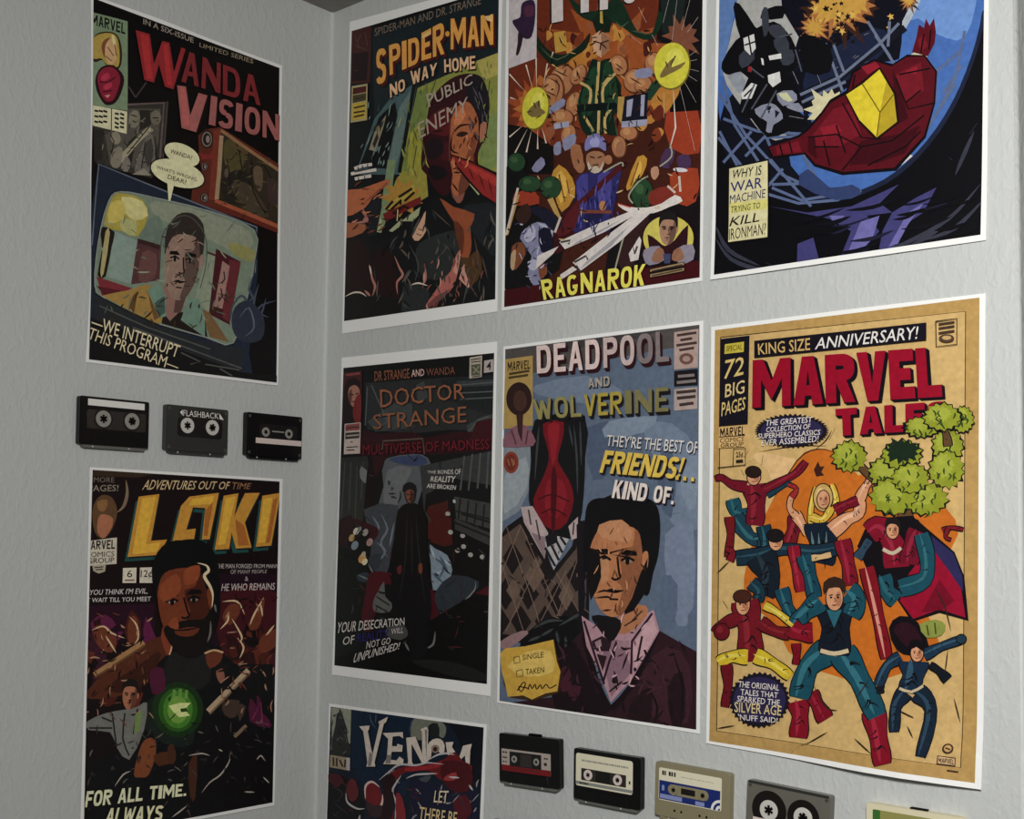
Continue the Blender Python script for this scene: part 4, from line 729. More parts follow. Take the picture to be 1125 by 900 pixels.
a.LL((18, 8, 12), [[(330,440),(420,430),(500,470)], [(440,330),(500,440),(560,446)], [(380,450),(400,530)], [(440,545),(500,470),(600,450),(700,370)], [(620,240),(720,220)], [(610,250),(650,350),(735,330)], [(640,330),(690,290)], [(420,400),(450,490)], [(350,470),(430,470)], [(480,240),(470,300)], [(240,462),(250,498)], [(270,452),(280,490)], [(690,170),(700,110)], [(716,160),(722,96)], [(520,530),(640,470),(690,420)]], 5)
a.P((30, 14, 10), [(446,302),(500,262),(560,216),(612,300),(622,394),(548,450),(488,388)]); a.P((228, 206, 26), [(452,304),(504,270),(558,224),(604,302),(614,390),(550,440),(494,384)]); a.P((190, 164, 20), [(580,262),(604,302),(614,390),(550,440),(560,360)]); a.LL((120, 96, 16), [[(504,270),(560,360),(550,438)], [(560,360),(604,302)]], 4)
# swirl at the foot
a.LL((56, 58, 72), [[(36,760),(90,830),(200,866),(300,862)], [(36,720),(80,800),(180,850)], [(880,590),(780,700),(640,780),(560,800)], [(890,640),(800,730),(700,770)], [(860,420),(800,560)], [(640,800),(760,730)]], 14, 4, 2)
a.PP((66, 64, 118), [[(210,660),(330,680),(470,660),(620,590),(560,650),(600,680),(520,690),(560,740),(500,810),(440,820),(470,740),(400,700)], [(600,680),(680,630),(740,600),(700,680),(640,720),(600,800),(560,800),(570,740)], [(300,780),(350,760),(370,830),(300,850)]]); a.PP((112, 108, 172), [[(500,710),(560,690),(540,760),(500,806),(460,812)], [(650,680),(700,650),(650,720),(620,780),(590,790)], [(400,690),(450,690),(420,720)]])
for i in range(24):
    x, y = R.uniform(230, 800), R.uniform(640, 840); l = R.uniform(30, 90)
    a.L(R.choice([(10, 10, 16), (14, 13, 22), (30, 30, 52)]), [(x, y), (x + l, y - l*.12), (x + 2*l, y - l*.5)], R.uniform(6, 16), 3, 2)
a.LL((70, 72, 84), [[(780,505),(790,512)], [(845,430),(870,395)], [(200,840),(220,850)]], 8, 0, 2)
a.part('caption_box'); a.P((16, 12, 14), [(74,536),(206,508),(208,764),(72,780)]); a.P((226, 218, 166), [(80,540),(202,514),(203,758),(78,774)]); a.P((224, 216, 122), [(80,650),(202,636),(203,668),(80,682)])
for c, t, q in (((26, 22, 26), 'WHY IS', [(92,544),(184,528),(182,560),(86,572)]), ((44, 44, 108), 'WAR', [(84,584),(186,566),(184,600),(84,616)]), ((38, 38, 80), 'MACHINE', [(82,624),(196,604),(194,632),(82,652)]), ((80, 84, 44), 'TRYING TO', [(86,660),(180,646),(178,666),(84,682)]), ((24, 18, 20), 'KILL', [(90,694),(180,678),(176,708),(80,724)]), ((34, 32, 24), 'IRONMAN?', [(80,732),(198,712),(197,750),(80,768)])): a.T(c, t, q, .05)
a.done()
# ------------------------------------------------------------------ long wall, middle row, nearest the corner
a = sheet('strange', 'wide-bordered near-black poster with thin copper title and a dark coated figure, middle row beside corner', (15, 15, 16), tone=.74, sat=.9)
a.F(360, 370, 4.5); R = random.Random(21)
a.P((34, 36, 36), [(190,230),(480,210),(840,190),(840,470),(600,460),(420,480),(200,460)]); a.P((26, 28, 30), [(560,210),(840,190),(840,400),(600,320)]); a.P((46, 50, 52), [(640,220),(840,210),(840,240),(660,250)])
a.PP((52, 56, 56), [[(200,420),(330,330),(420,330),(430,450),(240,470)], [(690,440),(760,400),(830,380),(830,420),(740,500),(700,500)], [(440,240),(480,220),(500,300),(450,330)]]); a.LL((70, 74, 74), [[(200,250),(190,440)], [(220,240),(300,420),(240,460)], [(650,240),(840,225)], [(640,280),(840,270)], [(660,310),(840,300)], [(700,470),(750,410),(800,395)]], 6)
a.P((40, 10, 16), [(160,460),(260,480),(420,470),(480,500),(640,470),(840,470),(840,560),(560,580),(300,590),(160,590)]); a.P((50, 12, 18), [(740,420),(840,400),(840,500),(700,520)]); a.L((80, 66, 56), [(272,560),(278,516),(474,504),(482,580)], 7)
a.P((36, 38, 36), [(60,600),(200,590),(215,700),(170,950),(60,950)]); a.LL((54, 56, 52), [[(90,620),(70,900)], [(120,620),(110,860)], [(150,640),(140,900)], [(180,620),(170,800)]], 6); a.P((96, 98, 96), [(170,640),(220,690),(205,730),(165,700)], 2)
SKYS = [(232,1000),(240,880),(280,740),(270,650),(300,600),(430,580),(500,600),(520,680),(470,760),(440,860),(380,1010)]
a.P((72, 76, 80), SKYS, 2); a.PP((48, 58, 86), [[(320,600),(460,585),(500,625),(430,640),(330,620)], [(270,880),(330,850),(300,960),(250,990)]], 2); a.P((90, 92, 94), [(300,660),(420,650),(380,740),(320,900),(280,860)], 2); a.PP((40, 44, 50), [[(300,710),(316,720),(306,738)], [(320,740),(330,752),(318,762)], [(240,900),(290,930),(270,990)]], 2)
a.P((18, 10, 14), [(215,600),(290,600),(250,720),(220,860),(180,960),(190,760)], 2); a.P((40, 12, 18), [(220,590),(300,590),(240,700)])
a.P((44, 46, 46), [(460,640),(840,560),(840,740),(620,700),(560,900),(480,860)]); a.P((16, 16, 18), [(490,780),(640,700),(840,770),(840,820),(640,800),(600,900),(480,900)]); a.P((60, 22, 18), [(500,840),(600,810),(590,1000),(500,1000)])
a.LL((66, 68, 66), [[(680,590),(660,760)], [(720,580),(700,760)], [(760,575),(745,750)], [(800,570),(790,750)], [(640,820),(830,860)], [(640,850),(830,900)]], 9); a.P((50, 52, 50), [(630,790),(840,830),(840,960),(640,900)]); a.LL((24, 26, 26), [[(660,800),(650,900)], [(700,810),(690,920)], [(740,820),(730,930)], [(780,830),(770,940)], [(630,860),(840,910)]], 9); a.LL((150, 152, 150), [[(628,806),(632,822)], [(604,868),(600,882)]], 12)
a.F(355, 560, 4.185)
a.P((16, 20, 16), [(55,190),(200,260),(250,420),(230,560),(60,720)]); a.P((34, 18, 18), [(60,60),(130,20),(160,80),(110,170),(70,160)]); a.P((52, 56, 62), [(190,0),(350,-20),(320,180),(290,310),(220,250),(230,120)], 2)
a.LL((92, 100, 110), [[(230,30),(260,80),(240,120)], [(270,20),(300,90),(270,150),(300,220)], [(330,60),(310,170)], [(250,150),(290,190),(260,240)]], 10, 3, 2); a.PP((40, 46, 54), [[(215,220),(270,200),(260,270),(220,270)], [(160,300),(210,290),(220,330),(170,330)]], 2); a.LL((96, 98, 96), [[(165,300),(220,325)], [(210,250),(240,300)]], 8, 2, 2)
a.P((46, 14, 20), [(130,40),(200,60),(260,90),(240,140),(200,140),(220,110)], 2)
for x, y, c, r in ((156, 100, (176,170,150), 13), (136, 130, (150,124,74), 13), (150, 165, (104,116,124), 16), (198, 105, (130,124,118), 13), (218, 150, (140,110,104), 14), (184, 225, (170,124,62), 17), (196, 240, (186,176,140), 12), (190, 205, (150,140,120), 10), (172, 90, (110,110,110), 9)):
    a.E(c, x, y, r, r*1.4, 25, 9)
a.P((64, 14, 22), [(220,290),(310,290),(380,320),(470,340),(520,390),(500,440),(440,400),(300,340),(250,400),(220,560),(180,520),(200,380)], 2); a.P((56, 12, 20), [(480,340),(530,420),(540,510),(610,530),(660,430),(760,350),(790,420),(680,470),(640,560),(540,580),(490,480)], 2)
a.PP((78, 80, 78), [[(260,370),(285,330),(290,400),(320,430),(310,470),(240,470),(235,420)]], 2); a.LL((30, 30, 32), [[(250,400),(310,440)], [(245,440),(300,470)]], 7)
a.P((62, 18, 16), [(480,0),(590,0),(600,160),(560,170),(500,150)]); a.P((104, 118, 128), [(490,160),(520,180),(575,210),(598,280),(570,350),(510,370),(500,250)], 2); a.LL((62, 74, 86), [[(510,220),(560,260),(530,330)], [(540,210),(580,290)], [(505,290),(560,340)]], 12, 3, 2); a.LL((140, 152, 160), [[(498,170),(520,230)], [(560,230),(590,260)], [(520,300),(550,280)]], 8, 2, 2)
a.P((36, 42, 48), [(520,380),(600,300),(720,330),(700,380),(640,420),(600,500),(560,510),(530,450)], 2); a.LL((96, 96, 96), [[(560,510),(600,515),(640,440),(700,370),(705,330)], [(580,515),(620,490)]], 9, 3, 2)
a.P((12, 12, 13), [(600,60),(780,160),(780,340),(720,320),(600,280)]); a.P((46, 46, 44), [(610,40),(780,110),(780,170),(610,90)]); a.LL((22, 22, 22), [[(610,60),(780,130)], [(640,20),(780,60)]], 9)
for x, y in ((646, 120), (650, 170), (682, 208), (736, 218), (622, 188), (590, 104), (578, 20)): a.E((136, 134, 128), x, y, 12, 11, 20, 8)
a.P((9, 9, 10), [(610,440),(780,400),(780,810),(60,720),(200,640),(420,560)], 2); a.P((22, 24, 22), [(430,690),(600,700),(760,760),(700,790),(450,720)], 2); a.LL((92, 92, 92), [[(470,640),(510,620),(520,560)], [(380,610),(400,650)]], 10, 3, 2); a.P((60, 60, 60), [(300,540),(390,530),(400,570),(360,600),(300,580)], 2)
a.F(360, 370, 4.5); a.hatch(R, 90, (70, 580, 820, 1560), [(46, 48, 48), (30, 32, 34), (20, 12, 14), (60, 20, 26)], (20, 80), (4, 10))
# figure in a long dark coat
a.F(360, 370, 4.5)
a.P((13, 13, 15), [(345,900),(360,850),(392,826),(440,824),(470,850),(492,900),(500,1100),(520,1350),(500,1420),(500,1560),(420,1600),(400,1450),(330,1340),(320,1150)], 2); a.P((20, 20, 23), [(384,770),(392,735),(415,724),(440,740),(444,780),(432,820),(398,820)], 3); a.P((104, 58, 44), [(390,775),(402,758),(424,758),(434,780),(426,818),(404,818)], 3); a.P((60, 32, 28), [(414,760),(434,780),(426,818),(414,818)], 2); a.LL((24, 18, 18), [[(395,780),(410,782)], [(416,782),(430,780)], [(404,804),(420,804)]], 5); a.P((19, 19, 21), [(378,770),(380,735),(412,718),(442,736),(446,770),(430,756),(400,754)], 2)
a.LL((28, 28, 32), [[(400,850),(390,1100),(360,1300)], [(440,850),(460,1100),(490,1330)], [(420,900),(424,1200)]], 8, 3, 2); a.P((96, 50, 30), [(454,1130),(472,1120),(474,1165),(458,1170)], 2); a.P((84, 26, 32), [(350,1140),(372,1130),(368,1170),(352,1170)], 2)
a.part('corner_box'); a.P((56, 20, 22), [(84,180),(176,170),(172,420),(80,430)]); a.P((24, 14, 14), [(92,240),(130,205),(168,230),(160,300),(150,420),(84,425)], 2); a.P((140, 92, 74), [(110,260),(140,240),(164,265),(158,320),(138,350),(112,320)], 3); a.P((84, 48, 40), [(110,280),(126,260),(124,330),(112,320)], 2); a.LL((30, 16, 16), [[(118,285),(134,288)], [(144,285),(158,280)], [(128,322),(148,320)]], 6); a.P((100, 24, 28), [(146,300),(172,290),(168,420),(140,420),(130,370)], 2); a.LL((110, 50, 46), [[(96,190),(166,182)]], 12)
a.P((164, 148, 140), [(90,432),(170,424),(166,578),(86,582)]); a.P((116, 60, 56), [(94,436),(166,428),(165,462),(93,468)]); a.P((50, 44, 40), [(94,476),(164,470),(163,502),(93,508)]); a.LL((30, 24, 24), [[(100,452),(160,446)], [(120,520),(130,520)], [(98,548),(156,544)], [(98,562),(140,560)]], 5); a.LL((150, 140, 130), [[(98,492),(160,486)]], 6)
a.part('price_box'); a.P((150, 140, 124), [(708,104),(770,94),(768,200),(706,208)]); a.P((70, 70, 56), [(716,140),(762,134),(760,190),(716,194)]); a.LL((40, 36, 34), [[(714,116),(764,108)], [(716,128),(764,122)], [(720,200),(762,194)]], 5); a.LL((120, 120, 90), [[(724,150),(756,180)], [(754,146),(726,182)]], 6)
a.P((150, 140, 136), [(780,120),(828,112),(826,174),(778,180)]); a.T((30, 26, 26), '4', [(792,126),(816,122),(814,164),(790,168)], .06)
a.part('strapline_lettering'); a.T((118, 70, 48), 'DR STRANGE', [(238,172),(410,158),(412,206),(238,222)], .05); a.T((186, 152, 140), 'AND', [(420,164),(484,160),(484,194),(420,200)], .06); a.T((104, 60, 44), 'WANDA', [(494,160),(636,148),(636,186),(494,194)], .04)
a.part('title_lettering'); a.T((128, 76, 48), 'DOCTOR', [(264,262),(682,230),(684,306),(268,352)], .0, sh=(3, 4, (12, 10, 10))); a.T((120, 72, 46), 'STRANGE', [(230,386),(692,344),(692,424),(234,460)], .0, sh=(3, 4, (12, 10, 10)))
a.part('subtitle_lettering'); a.T((96, 16, 28), 'MULTIVERSE OF MADNESS', [(180,536),(806,506),(806,556),(180,586)], .05, sh=(3, 4, (20, 6, 8)))
a.part('caption_lettering'); a.T((170, 166, 160), 'THE BONDS OF', [(500,664),(664,654),(664,682),(500,676)], .03); a.T((178, 174, 168), 'REALITY', [(518,692),(640,690),(634,722),(514,716)], .04); a.T((176, 172, 166), 'ARE BROKEN', [(498,726),(642,736),(638,758),(496,748)], .04)
a.part('caption_lettering#2'); a.F(355, 560, 4.185)
a.T((176, 170, 162), 'YOUR DESECRATION', [(76,518),(380,496),(380,530),(66,570)], .02); a.T((170, 164, 156), 'OF', [(100,586),(152,576),(148,616),(94,624)], .02); a.T((32, 26, 84), 'REALITY', [(164,572),(308,550),(308,590),(164,608)], .04); a.T((160, 154, 148), 'WILL', [(320,548),(376,540),(374,566),(318,574)], .03); a.T((168, 162, 156), 'NOT GO', [(208,606),(318,586),(314,616),(204,640)], .02); a.T((172, 166, 160), 'UNPUNISHED!', [(156,660),(362,608),(354,642),(142,706)], .02)
a.done()

# ------------------------------------------------------------------ long wall, middle row, centre
a = sheet('deadpool', 'blue-grey poster with an argyle sweater, a frowning man and a yellow note, middle row centre', (88, 102, 122), tone=.8, sat=.92)
a.F(540, 345, 3.829); R = random.Random(31)
a.P((78, 73, 70), [(30,140),(900,20),(900,120),(560,180),(180,250),(40,260)]); a.P((60, 58, 58), [(300,110),(700,60),(600,110),(320,150)], 2)
a.PP((108, 122, 142), [[(190,300),(400,260),(560,330),(420,380),(200,340)], [(640,480),(760,460),(880,600),(880,900),(760,880),(700,640)]], 2); a.PP((74, 88, 110), [[(400,480),(560,470),(520,640),(430,700)], [(720,560),(780,620),(760,860),(700,760)]], 2); a.PP((120, 134, 152), [[(500,450),(700,430),(640,500),(480,520)], [(800,640),(870,600),(860,820),(810,780)]], 2)
a.F(540, 560, 3.6); a.PP((112, 124, 146), [[(690,100),(800,60),(800,400),(740,460),(700,300)]], 2); a.PP((84, 98, 120), [[(680,260),(740,300),(720,480),(670,420)], [(780,420),(830,380),(830,560),(790,540)]], 2)
for i in range(40):
    x, y = R.uniform(670, 810), R.uniform(-120, 480); a.L(R.choice([(98, 112, 134), (78, 92, 114), (112, 126, 146)]), [(x, y), (x + R.uniform(-30, 30), y + R.uniform(-30, 30))], R.uniform(6, 14), 0, 2)
a.F(540, 345, 3.829)
a.P((124, 134, 142), [(40,560),(168,558),(166,730),(120,830),(40,880)]); a.P((146, 154, 160), [(60,680),(150,600),(150,740),(60,840)], 2); a.E((132, 54, 36), 86, 625, 32, 46); a.E((104, 40, 30), 86, 625, 22, 34); a.LL((150, 90, 60), [[(72,610),(80,640)], [(88,608),(96,640)], [(98,612),(100,634)]], 6)
a.L((30, 30, 34), [(40,558),(178,555)], 5)
# dark tall shape with a red tapering stripe, over the sweater
a.P((20, 19, 22), [(186,446),(396,428),(398,600),(392,760),(370,900),(300,960),(200,900),(160,780),(170,620)], 2)
a.LL((56, 60, 64), [[(204,474),(196,560),(186,700)], [(350,470),(362,600),(366,760)], [(330,470),(346,560)], [(376,450),(382,640)]], 9, 3, 2)
a.P((112, 12, 24), [(220,462),(308,456),(294,560),(282,620),(330,700),(350,780),(320,880),(262,910),(200,860),(180,780),(220,690),(246,610),(236,550)], 2); a.P((140, 20, 34), [(240,470),(290,466),(276,580),(262,640),(250,560)], 2); a.P((132, 18, 32), [(240,700),(300,700),(322,780),(280,860),(230,820)], 2); a.P((70, 8, 18), [(266,640),(280,700),(270,900),(256,900),(254,700)], 2); a.LL((60, 8, 16), [[(200,780),(260,760),(330,790)], [(214,840),(262,820),(320,850)]], 6, 3)
# sweater, collar and tie
a.F(540, 560, 3.6)
a.P((24, 20, 22), [(36,110),(60,70),(130,20),(200,100),(245,240),(320,150),(350,40),(390,60),(390,500),(300,540),(30,520)])
a.P((86, 70, 62), [(42,112),(125,50),(238,248),(264,248),(345,140),(380,160),(376,480),(250,520),(40,490)])
for (x, y) in ((88, 190), (176, 130), (150, 330), (60, 330), (262, 350), (218, 250), (340, 260), (120, 440), (215, 440), (320, 420), (36, 440)):
    a.P((30, 23, 24), [(x, y - 62), (x + 42, y + 4), (x - 2, y + 68), (x - 40, y)])
a.PP((104, 84, 72), [[(176,196),(214,262),(172,326),(134,262)], [(92,266),(120,320),(96,372),(62,320)], [(300,284),(330,340),(300,400),(268,345)]])
a.LL((120, 98, 84), [[(60,60),(180,400),(200,480)], [(130,40),(40,260)], [(200,190),(60,480)], [(120,60),(300,480)], [(300,240),(180,480)], [(350,180),(250,460)], [(260,250),(370,440)], [(40,200),(130,480)]], 3); a.LL((26, 22, 24), [[(120,40),(180,150),(246,256),(330,150),(352,60)]], 20)
a.PP((176, 156, 154), [[(120,-10),(166,-14),(228,92),(214,196),(132,50)], [(308,66),(346,28),(344,112),(320,120)]]); a.PP((132, 112, 116), [[(160,90),(220,110),(214,196)], [(130,20),(150,80),(160,100)]]); a.PP((168, 166, 166), [[(214,130),(246,100),(310,116),(250,240)]]); a.LL((34, 32, 36), [[(226,110),(270,200)], [(250,104),(284,170)], [(276,108),(298,140)], [(216,150),(256,224)]], 10); a.P((26, 24, 28), [(216,104),(262,92),(266,128),(224,150)]); a.LL((60, 50, 54), [[(150,0),(160,60)], [(180,40),(196,120)], [(330,50),(326,100)]], 6)
a.P((14, 14, 16), [(120,520),(200,440),(300,420),(390,470),(380,560),(300,590),(140,560)], 2); a.LL((56, 62, 62), [[(170,470),(230,440),(290,440)], [(200,500),(250,470)], [(270,460),(340,420),(370,410)], [(260,480),(270,530)], [(296,500),(300,560)], [(150,520),(200,500)]], 12, 3, 2); a.PP((140, 110, 110), [[(40,520),(120,480),(150,490),(60,555)]], 2)
a.P((22, 19, 24), [(340,60),(372,40),(380,480),(350,480)]); a.LL((120, 124, 130), [[(374,70),(370,200)], [(372,230),(376,330)], [(376,340),(374,400)]], 9, 0, 2)
# man in a dark cardigan
a.P((44, 22, 30), [(220,640),(360,480),(460,770),(500,770),(668,478),(740,520),(830,570),(830,920),(30,900),(30,770),(250,740)]); a.P((26, 14, 20), [(230,640),(330,520),(420,720),(470,800),(300,840),(250,760)], 2); a.P((58, 30, 38), [(600,650),(700,540),(790,620),(780,840),(640,820)], 2); a.PP((34, 18, 24), [[(560,760),(640,700),(620,880),(540,860)], [(700,700),(760,640),(770,820),(720,860)]], 2); a.PP((66, 26, 40), [[(270,640),(310,620),(320,700),(280,720)], [(300,700),(360,700),(330,760)]], 2)
a.LL((24, 12, 18), [[(660,480),(570,680),(474,790)], [(370,500),(420,680),(474,790)]], 22, 2); a.LL((22, 12, 16), [[(720,560),(760,700),(750,860)], [(620,700),(660,780),(640,860)], [(330,720),(380,800),(400,860)]], 9, 3, 2)
a.P((168, 128, 138), [(360,420),(420,460),(500,480),(600,420),(645,396),(668,480),(560,670),(476,762),(430,640),(380,540)]); a.P((132, 98, 112), [(440,500),(520,520),(560,640),(478,740),(450,620)]); a.P((190, 150, 156), [(560,540),(640,420),(660,480),(570,640)]); a.LL((40, 20, 28), [[(370,440),(420,600),(450,690)], [(640,410),(560,520),(556,650)], [(500,520),(470,600),(446,680)], [(600,500),(580,600)]], 9)
a.PP((40, 24, 30), [[(400,520),(440,500),(480,520),(470,560),(420,560)], [(420,570),(460,580),(444,640)]]); a.PP((150, 116, 124), [[(412,524),(436,512),(440,540),(420,548)], [(500,520),(550,518),(545,548),(505,550)]]); a.E((30, 16, 22), 490, 676, 10, 12); a.E((30, 16, 22), 572, 632, 6, 8); a.L((36, 18, 26), [(470,720),(520,680)], 7)
a.P((168, 108, 70), [(500,440),(540,380),(615,380),(618,420),(560,480),(510,490)], 2); a.P((20, 16, 20), [(400,420),(460,420),(520,440),(500,500),(470,520),(420,460)], 2); a.LL((60, 34, 26), [[(560,440),(600,400)], [(530,460),(580,430)]], 6)
a.P((15, 14, 17), [(372,300),(366,160),(372,60),(384,-20),(430,-46),(520,-40),(600,-50),(655,-20),(672,60),(664,180),(644,250),(628,330),(606,330),(600,220),(400,220)], 3)
a.man(496, 205, 254, 440, 3, (178, 114, 70), (140, 84, 52), (15, 14, 17), lit=(150, 130, 110))
a.PP((18, 14, 16), [[(388,150),(430,160),(440,260),(420,320),(396,360),(384,280)], [(590,260),(622,190),(612,330),(566,400),(520,420),(560,350)]]); a.PP((186, 128, 86), [[(430,60),(520,40),(560,90),(540,130),(440,110)], [(440,200),(470,210),(462,280),(440,290)]], 2); a.LL((40, 22, 18), [[(392,150),(440,176),(470,172),(500,164),(548,150)], [(480,178),(530,186),(560,176)], [(440,130),(446,160)], [(462,128),(462,160)], [(560,260),(530,340)], [(580,270),(550,350)], [(570,230),(600,250)], [(545,300),(530,330)], [(420,120),(424,140)]], 8, 0, 2); a.LL((26, 16, 16), [[(420,330),(450,320),(490,330)], [(412,350),(460,345),(480,352)], [(440,400),(480,396)]], 9, 2, 2)
a.hatch(R, 60, (280, 520, 800, 860), [(24, 12, 18), (66, 36, 44), (30, 18, 24)], (20, 80), (5, 11)); a.hatch(R, 26, (420, 60, 600, 400), [(110, 62, 40), (60, 34, 26), (200, 140, 96)], (14, 44), (4, 7), (.9, 2.2)); a.hatch(R, 20, (400, 440, 640, 700), [(60, 36, 46), (200, 160, 166)], (16, 46), (4, 7)); a.hatch(R, 30, (50, 120, 370, 470), [(40, 30, 30), (110, 90, 78)], (14, 40), (3, 6))
# note held at the lower left
a.part('yellow_note'); a.P((60, 40, 20), [(44,572),(56,548),(140,545),(254,514),(270,600),(284,640),(272,724),(170,756),(80,742),(54,690)]); a.P((198, 156, 46), [(40,568),(60,548),(140,540),(250,514),(264,600),(278,640),(266,718),(220,726),(166,750),(130,734),(70,740),(60,690),(46,640)]); a.P((216, 182, 84), [(70,620),(150,560),(240,560),(250,640),(150,660)], 2); a.LL((96, 84, 30), [[(94,584),(116,580),(118,604),(96,608),(94,584)], [(104,638),(128,632),(130,658),(106,662),(104,638)]], 4)
a.T((44, 32, 20), 'SINGLE', [(128,574),(212,562),(212,584),(128,596)], .05); a.T((44, 32, 20), 'TAKEN', [(140,630),(214,622),(214,644),(140,654)], .05); a.LL((48, 32, 22), [[(108,716),(130,684),(140,690),(124,720),(114,700),(150,706)], [(150,712),(158,690),(166,708),(178,690),(184,710),(200,692),(206,708),(222,690),(236,706),(262,692)]], 5, 3)
a.part('corner_box'); a.F(540, 345, 3.829)
a.P((168, 138, 72), [(64,192),(180,176),(180,470),(56,486)]); a.B((46, 36, 20), 'MARVEL', [(74,204),(170,194),(168,232),(74,242)], .27, .18, .16); a.LL((70, 56, 28), [[(80,254),(166,240)], [(78,270),(160,258)]], 10)
a.E((44, 26, 24), 122, 358, 54, 70); a.E((70, 42, 34), 126, 366, 28, 44); a.P((128, 84, 96), [(50,540),(70,500),(110,470),(150,470),(182,510),(182,556),(44,560)], 2); a.P((56, 32, 30), [(110,420),(140,420),(134,540),(118,500)]); a.LL((80, 46, 56), [[(90,490),(110,550)], [(160,490),(150,550)]], 6)
a.part('price_box'); a.P((168, 144, 134), [(774,78),(878,64),(874,226),(774,236)]); a.P((22, 20, 24), [(774,242),(874,232),(874,300),(774,306)]); a.P((164, 146, 138), [(774,318),(872,308),(872,400),(774,408)])
a.LL((66, 48, 46), [[(786,92),(868,80)], [(800,112),(850,104)], [(784,134),(870,122)], [(796,154),(858,144)]], 11); a.E((104, 72, 64), 826, 190, 30, 24); a.E((160, 132, 122), 826, 190, 16, 12); a.LL((120, 108, 104), [[(790,264),(860,258)], [(786,290),(866,282)]], 12); a.LL((60, 46, 44), [[(784,332),(866,324)], [(786,356),(864,348)], [(796,384),(856,376)]], 13)
a.part('title_lettering')
for w, q, c in (('DEAD', [(196,136),(460,105),(462,231),(198,252)], (214, 190, 184)), ('PO', [(476,102),(606,88),(608,214),(478,229)], (190, 168, 164)), ('OL', [(618,87),(750,72),(754,200),(620,213)], (124, 112, 112))): a.B(c, w, q, .27, .17, .2, sh=(10, 15, (44, 14, 20)))
a.B((160, 150, 138), 'AND', [(412,274),(504,262),(504,304),(414,312)], .26, .18, .2, sh=(4, 5, (24, 20, 22)))
for w, q, c in (('WOL', [(180,360),(384,340),(386,432),(192,446)], (140, 132, 74)), ('VER', [(396,340),(556,326),(556,422),(398,432)], (164, 146, 48)), ('INE', [(568,324),(752,308),(752,410),(570,422)], (118, 112, 70))): a.B(c, w, q, .24, .16, .2, sh=(9, 13, (24, 20, 22)))
a.part('caption_lettering')
a.T((206, 200, 196), "THEY'RE THE BEST OF", [(496,508),(880,536),(872,590),(490,556)], .04, sh=(3, 4, (30, 32, 40))); a.B((214, 180, 62), 'FRIENDS!', [(488,574),(826,606),(800,696),(462,668)], .3, .2, .12, sh=(7, 9, (28, 24, 26))); a.B((214, 180, 62), '...', [(788,612),(866,622),(860,706),(782,698)], .3, .2, .45, sh=(5, 6, (28, 24, 26))); a.B((220, 206, 196), 'KIND OF.', [(530,698),(784,732),(774,802),(514,774)], .3, .2, .15, sh=(6, 8, (26, 22, 28)))
a.done()

# ------------------------------------------------------------------ long wall, middle row, right end: tan poster
a = sheet('tales', 'tan poster with bold dark-red title and a leaping crowd of coloured shapes, middle row right', (184, 148, 88), tone=1.0, sat=1.0,
          lift=lambda u, w: 0.013*gauss(w, 0, .09)*(0.08 + 0.92*gauss(u, .72, .27)), cells=(8, 16))
a.F(0, 0, 1); R = random.Random(41)
a.P((206, 172, 112), [(792.5,371),(1061.5,342.5),(1058.6,842.5),(788.5,803)])
a.L((60, 44, 30), [(792.5,371),(1061.5,342.5),(1058.6,842.5),(788.5,803),(792.5,371)], 1.1)
a.F(770, 310, 3.104)
for i in range(60):
    x, y = R.uniform(80, 890), R.uniform(540, 1640); l = R.uniform(14, 60)
    a.L(R.choice([(184, 146, 90), (222, 190, 134), (170, 128, 74), (70, 50, 34)]), [(x, y), (x + l, y - l*R.uniform(.3, 1.1))], R.uniform(2, 6), 0, 2)
a.P((196, 106, 34), [(160,960),(190,860),(240,760),(330,610),(380,572),(470,580),(540,660),(640,640),(830,760),(880,860),(820,960),(760,1100),(820,1240),(700,1330),(560,1360),(420,1330),(300,1260),(270,1180),(200,1120),(150,1050)], 2)
a.P((222, 184, 130), [(330,612),(300,600),(210,580),(180,600),(230,640),(260,700)], 2); a.LL((60, 36, 20), [[(240,760),(330,610),(400,570),(470,585)], [(200,580),(330,560),(430,560)], [(450,505),(430,540),(395,570)]], 5, 3, 2); a.LL((36, 22, 18), [[(460,500),(440,540)], [(215,590),(210,625)], [(165,575),(150,600)], [(140,640),(150,660)]], 12, 0, 2)
a.PP((60, 30, 22), [[(388,640),(402,612),(410,630),(424,628),(414,648),(424,660),(396,664)]])
INKC = (16, 12, 18)
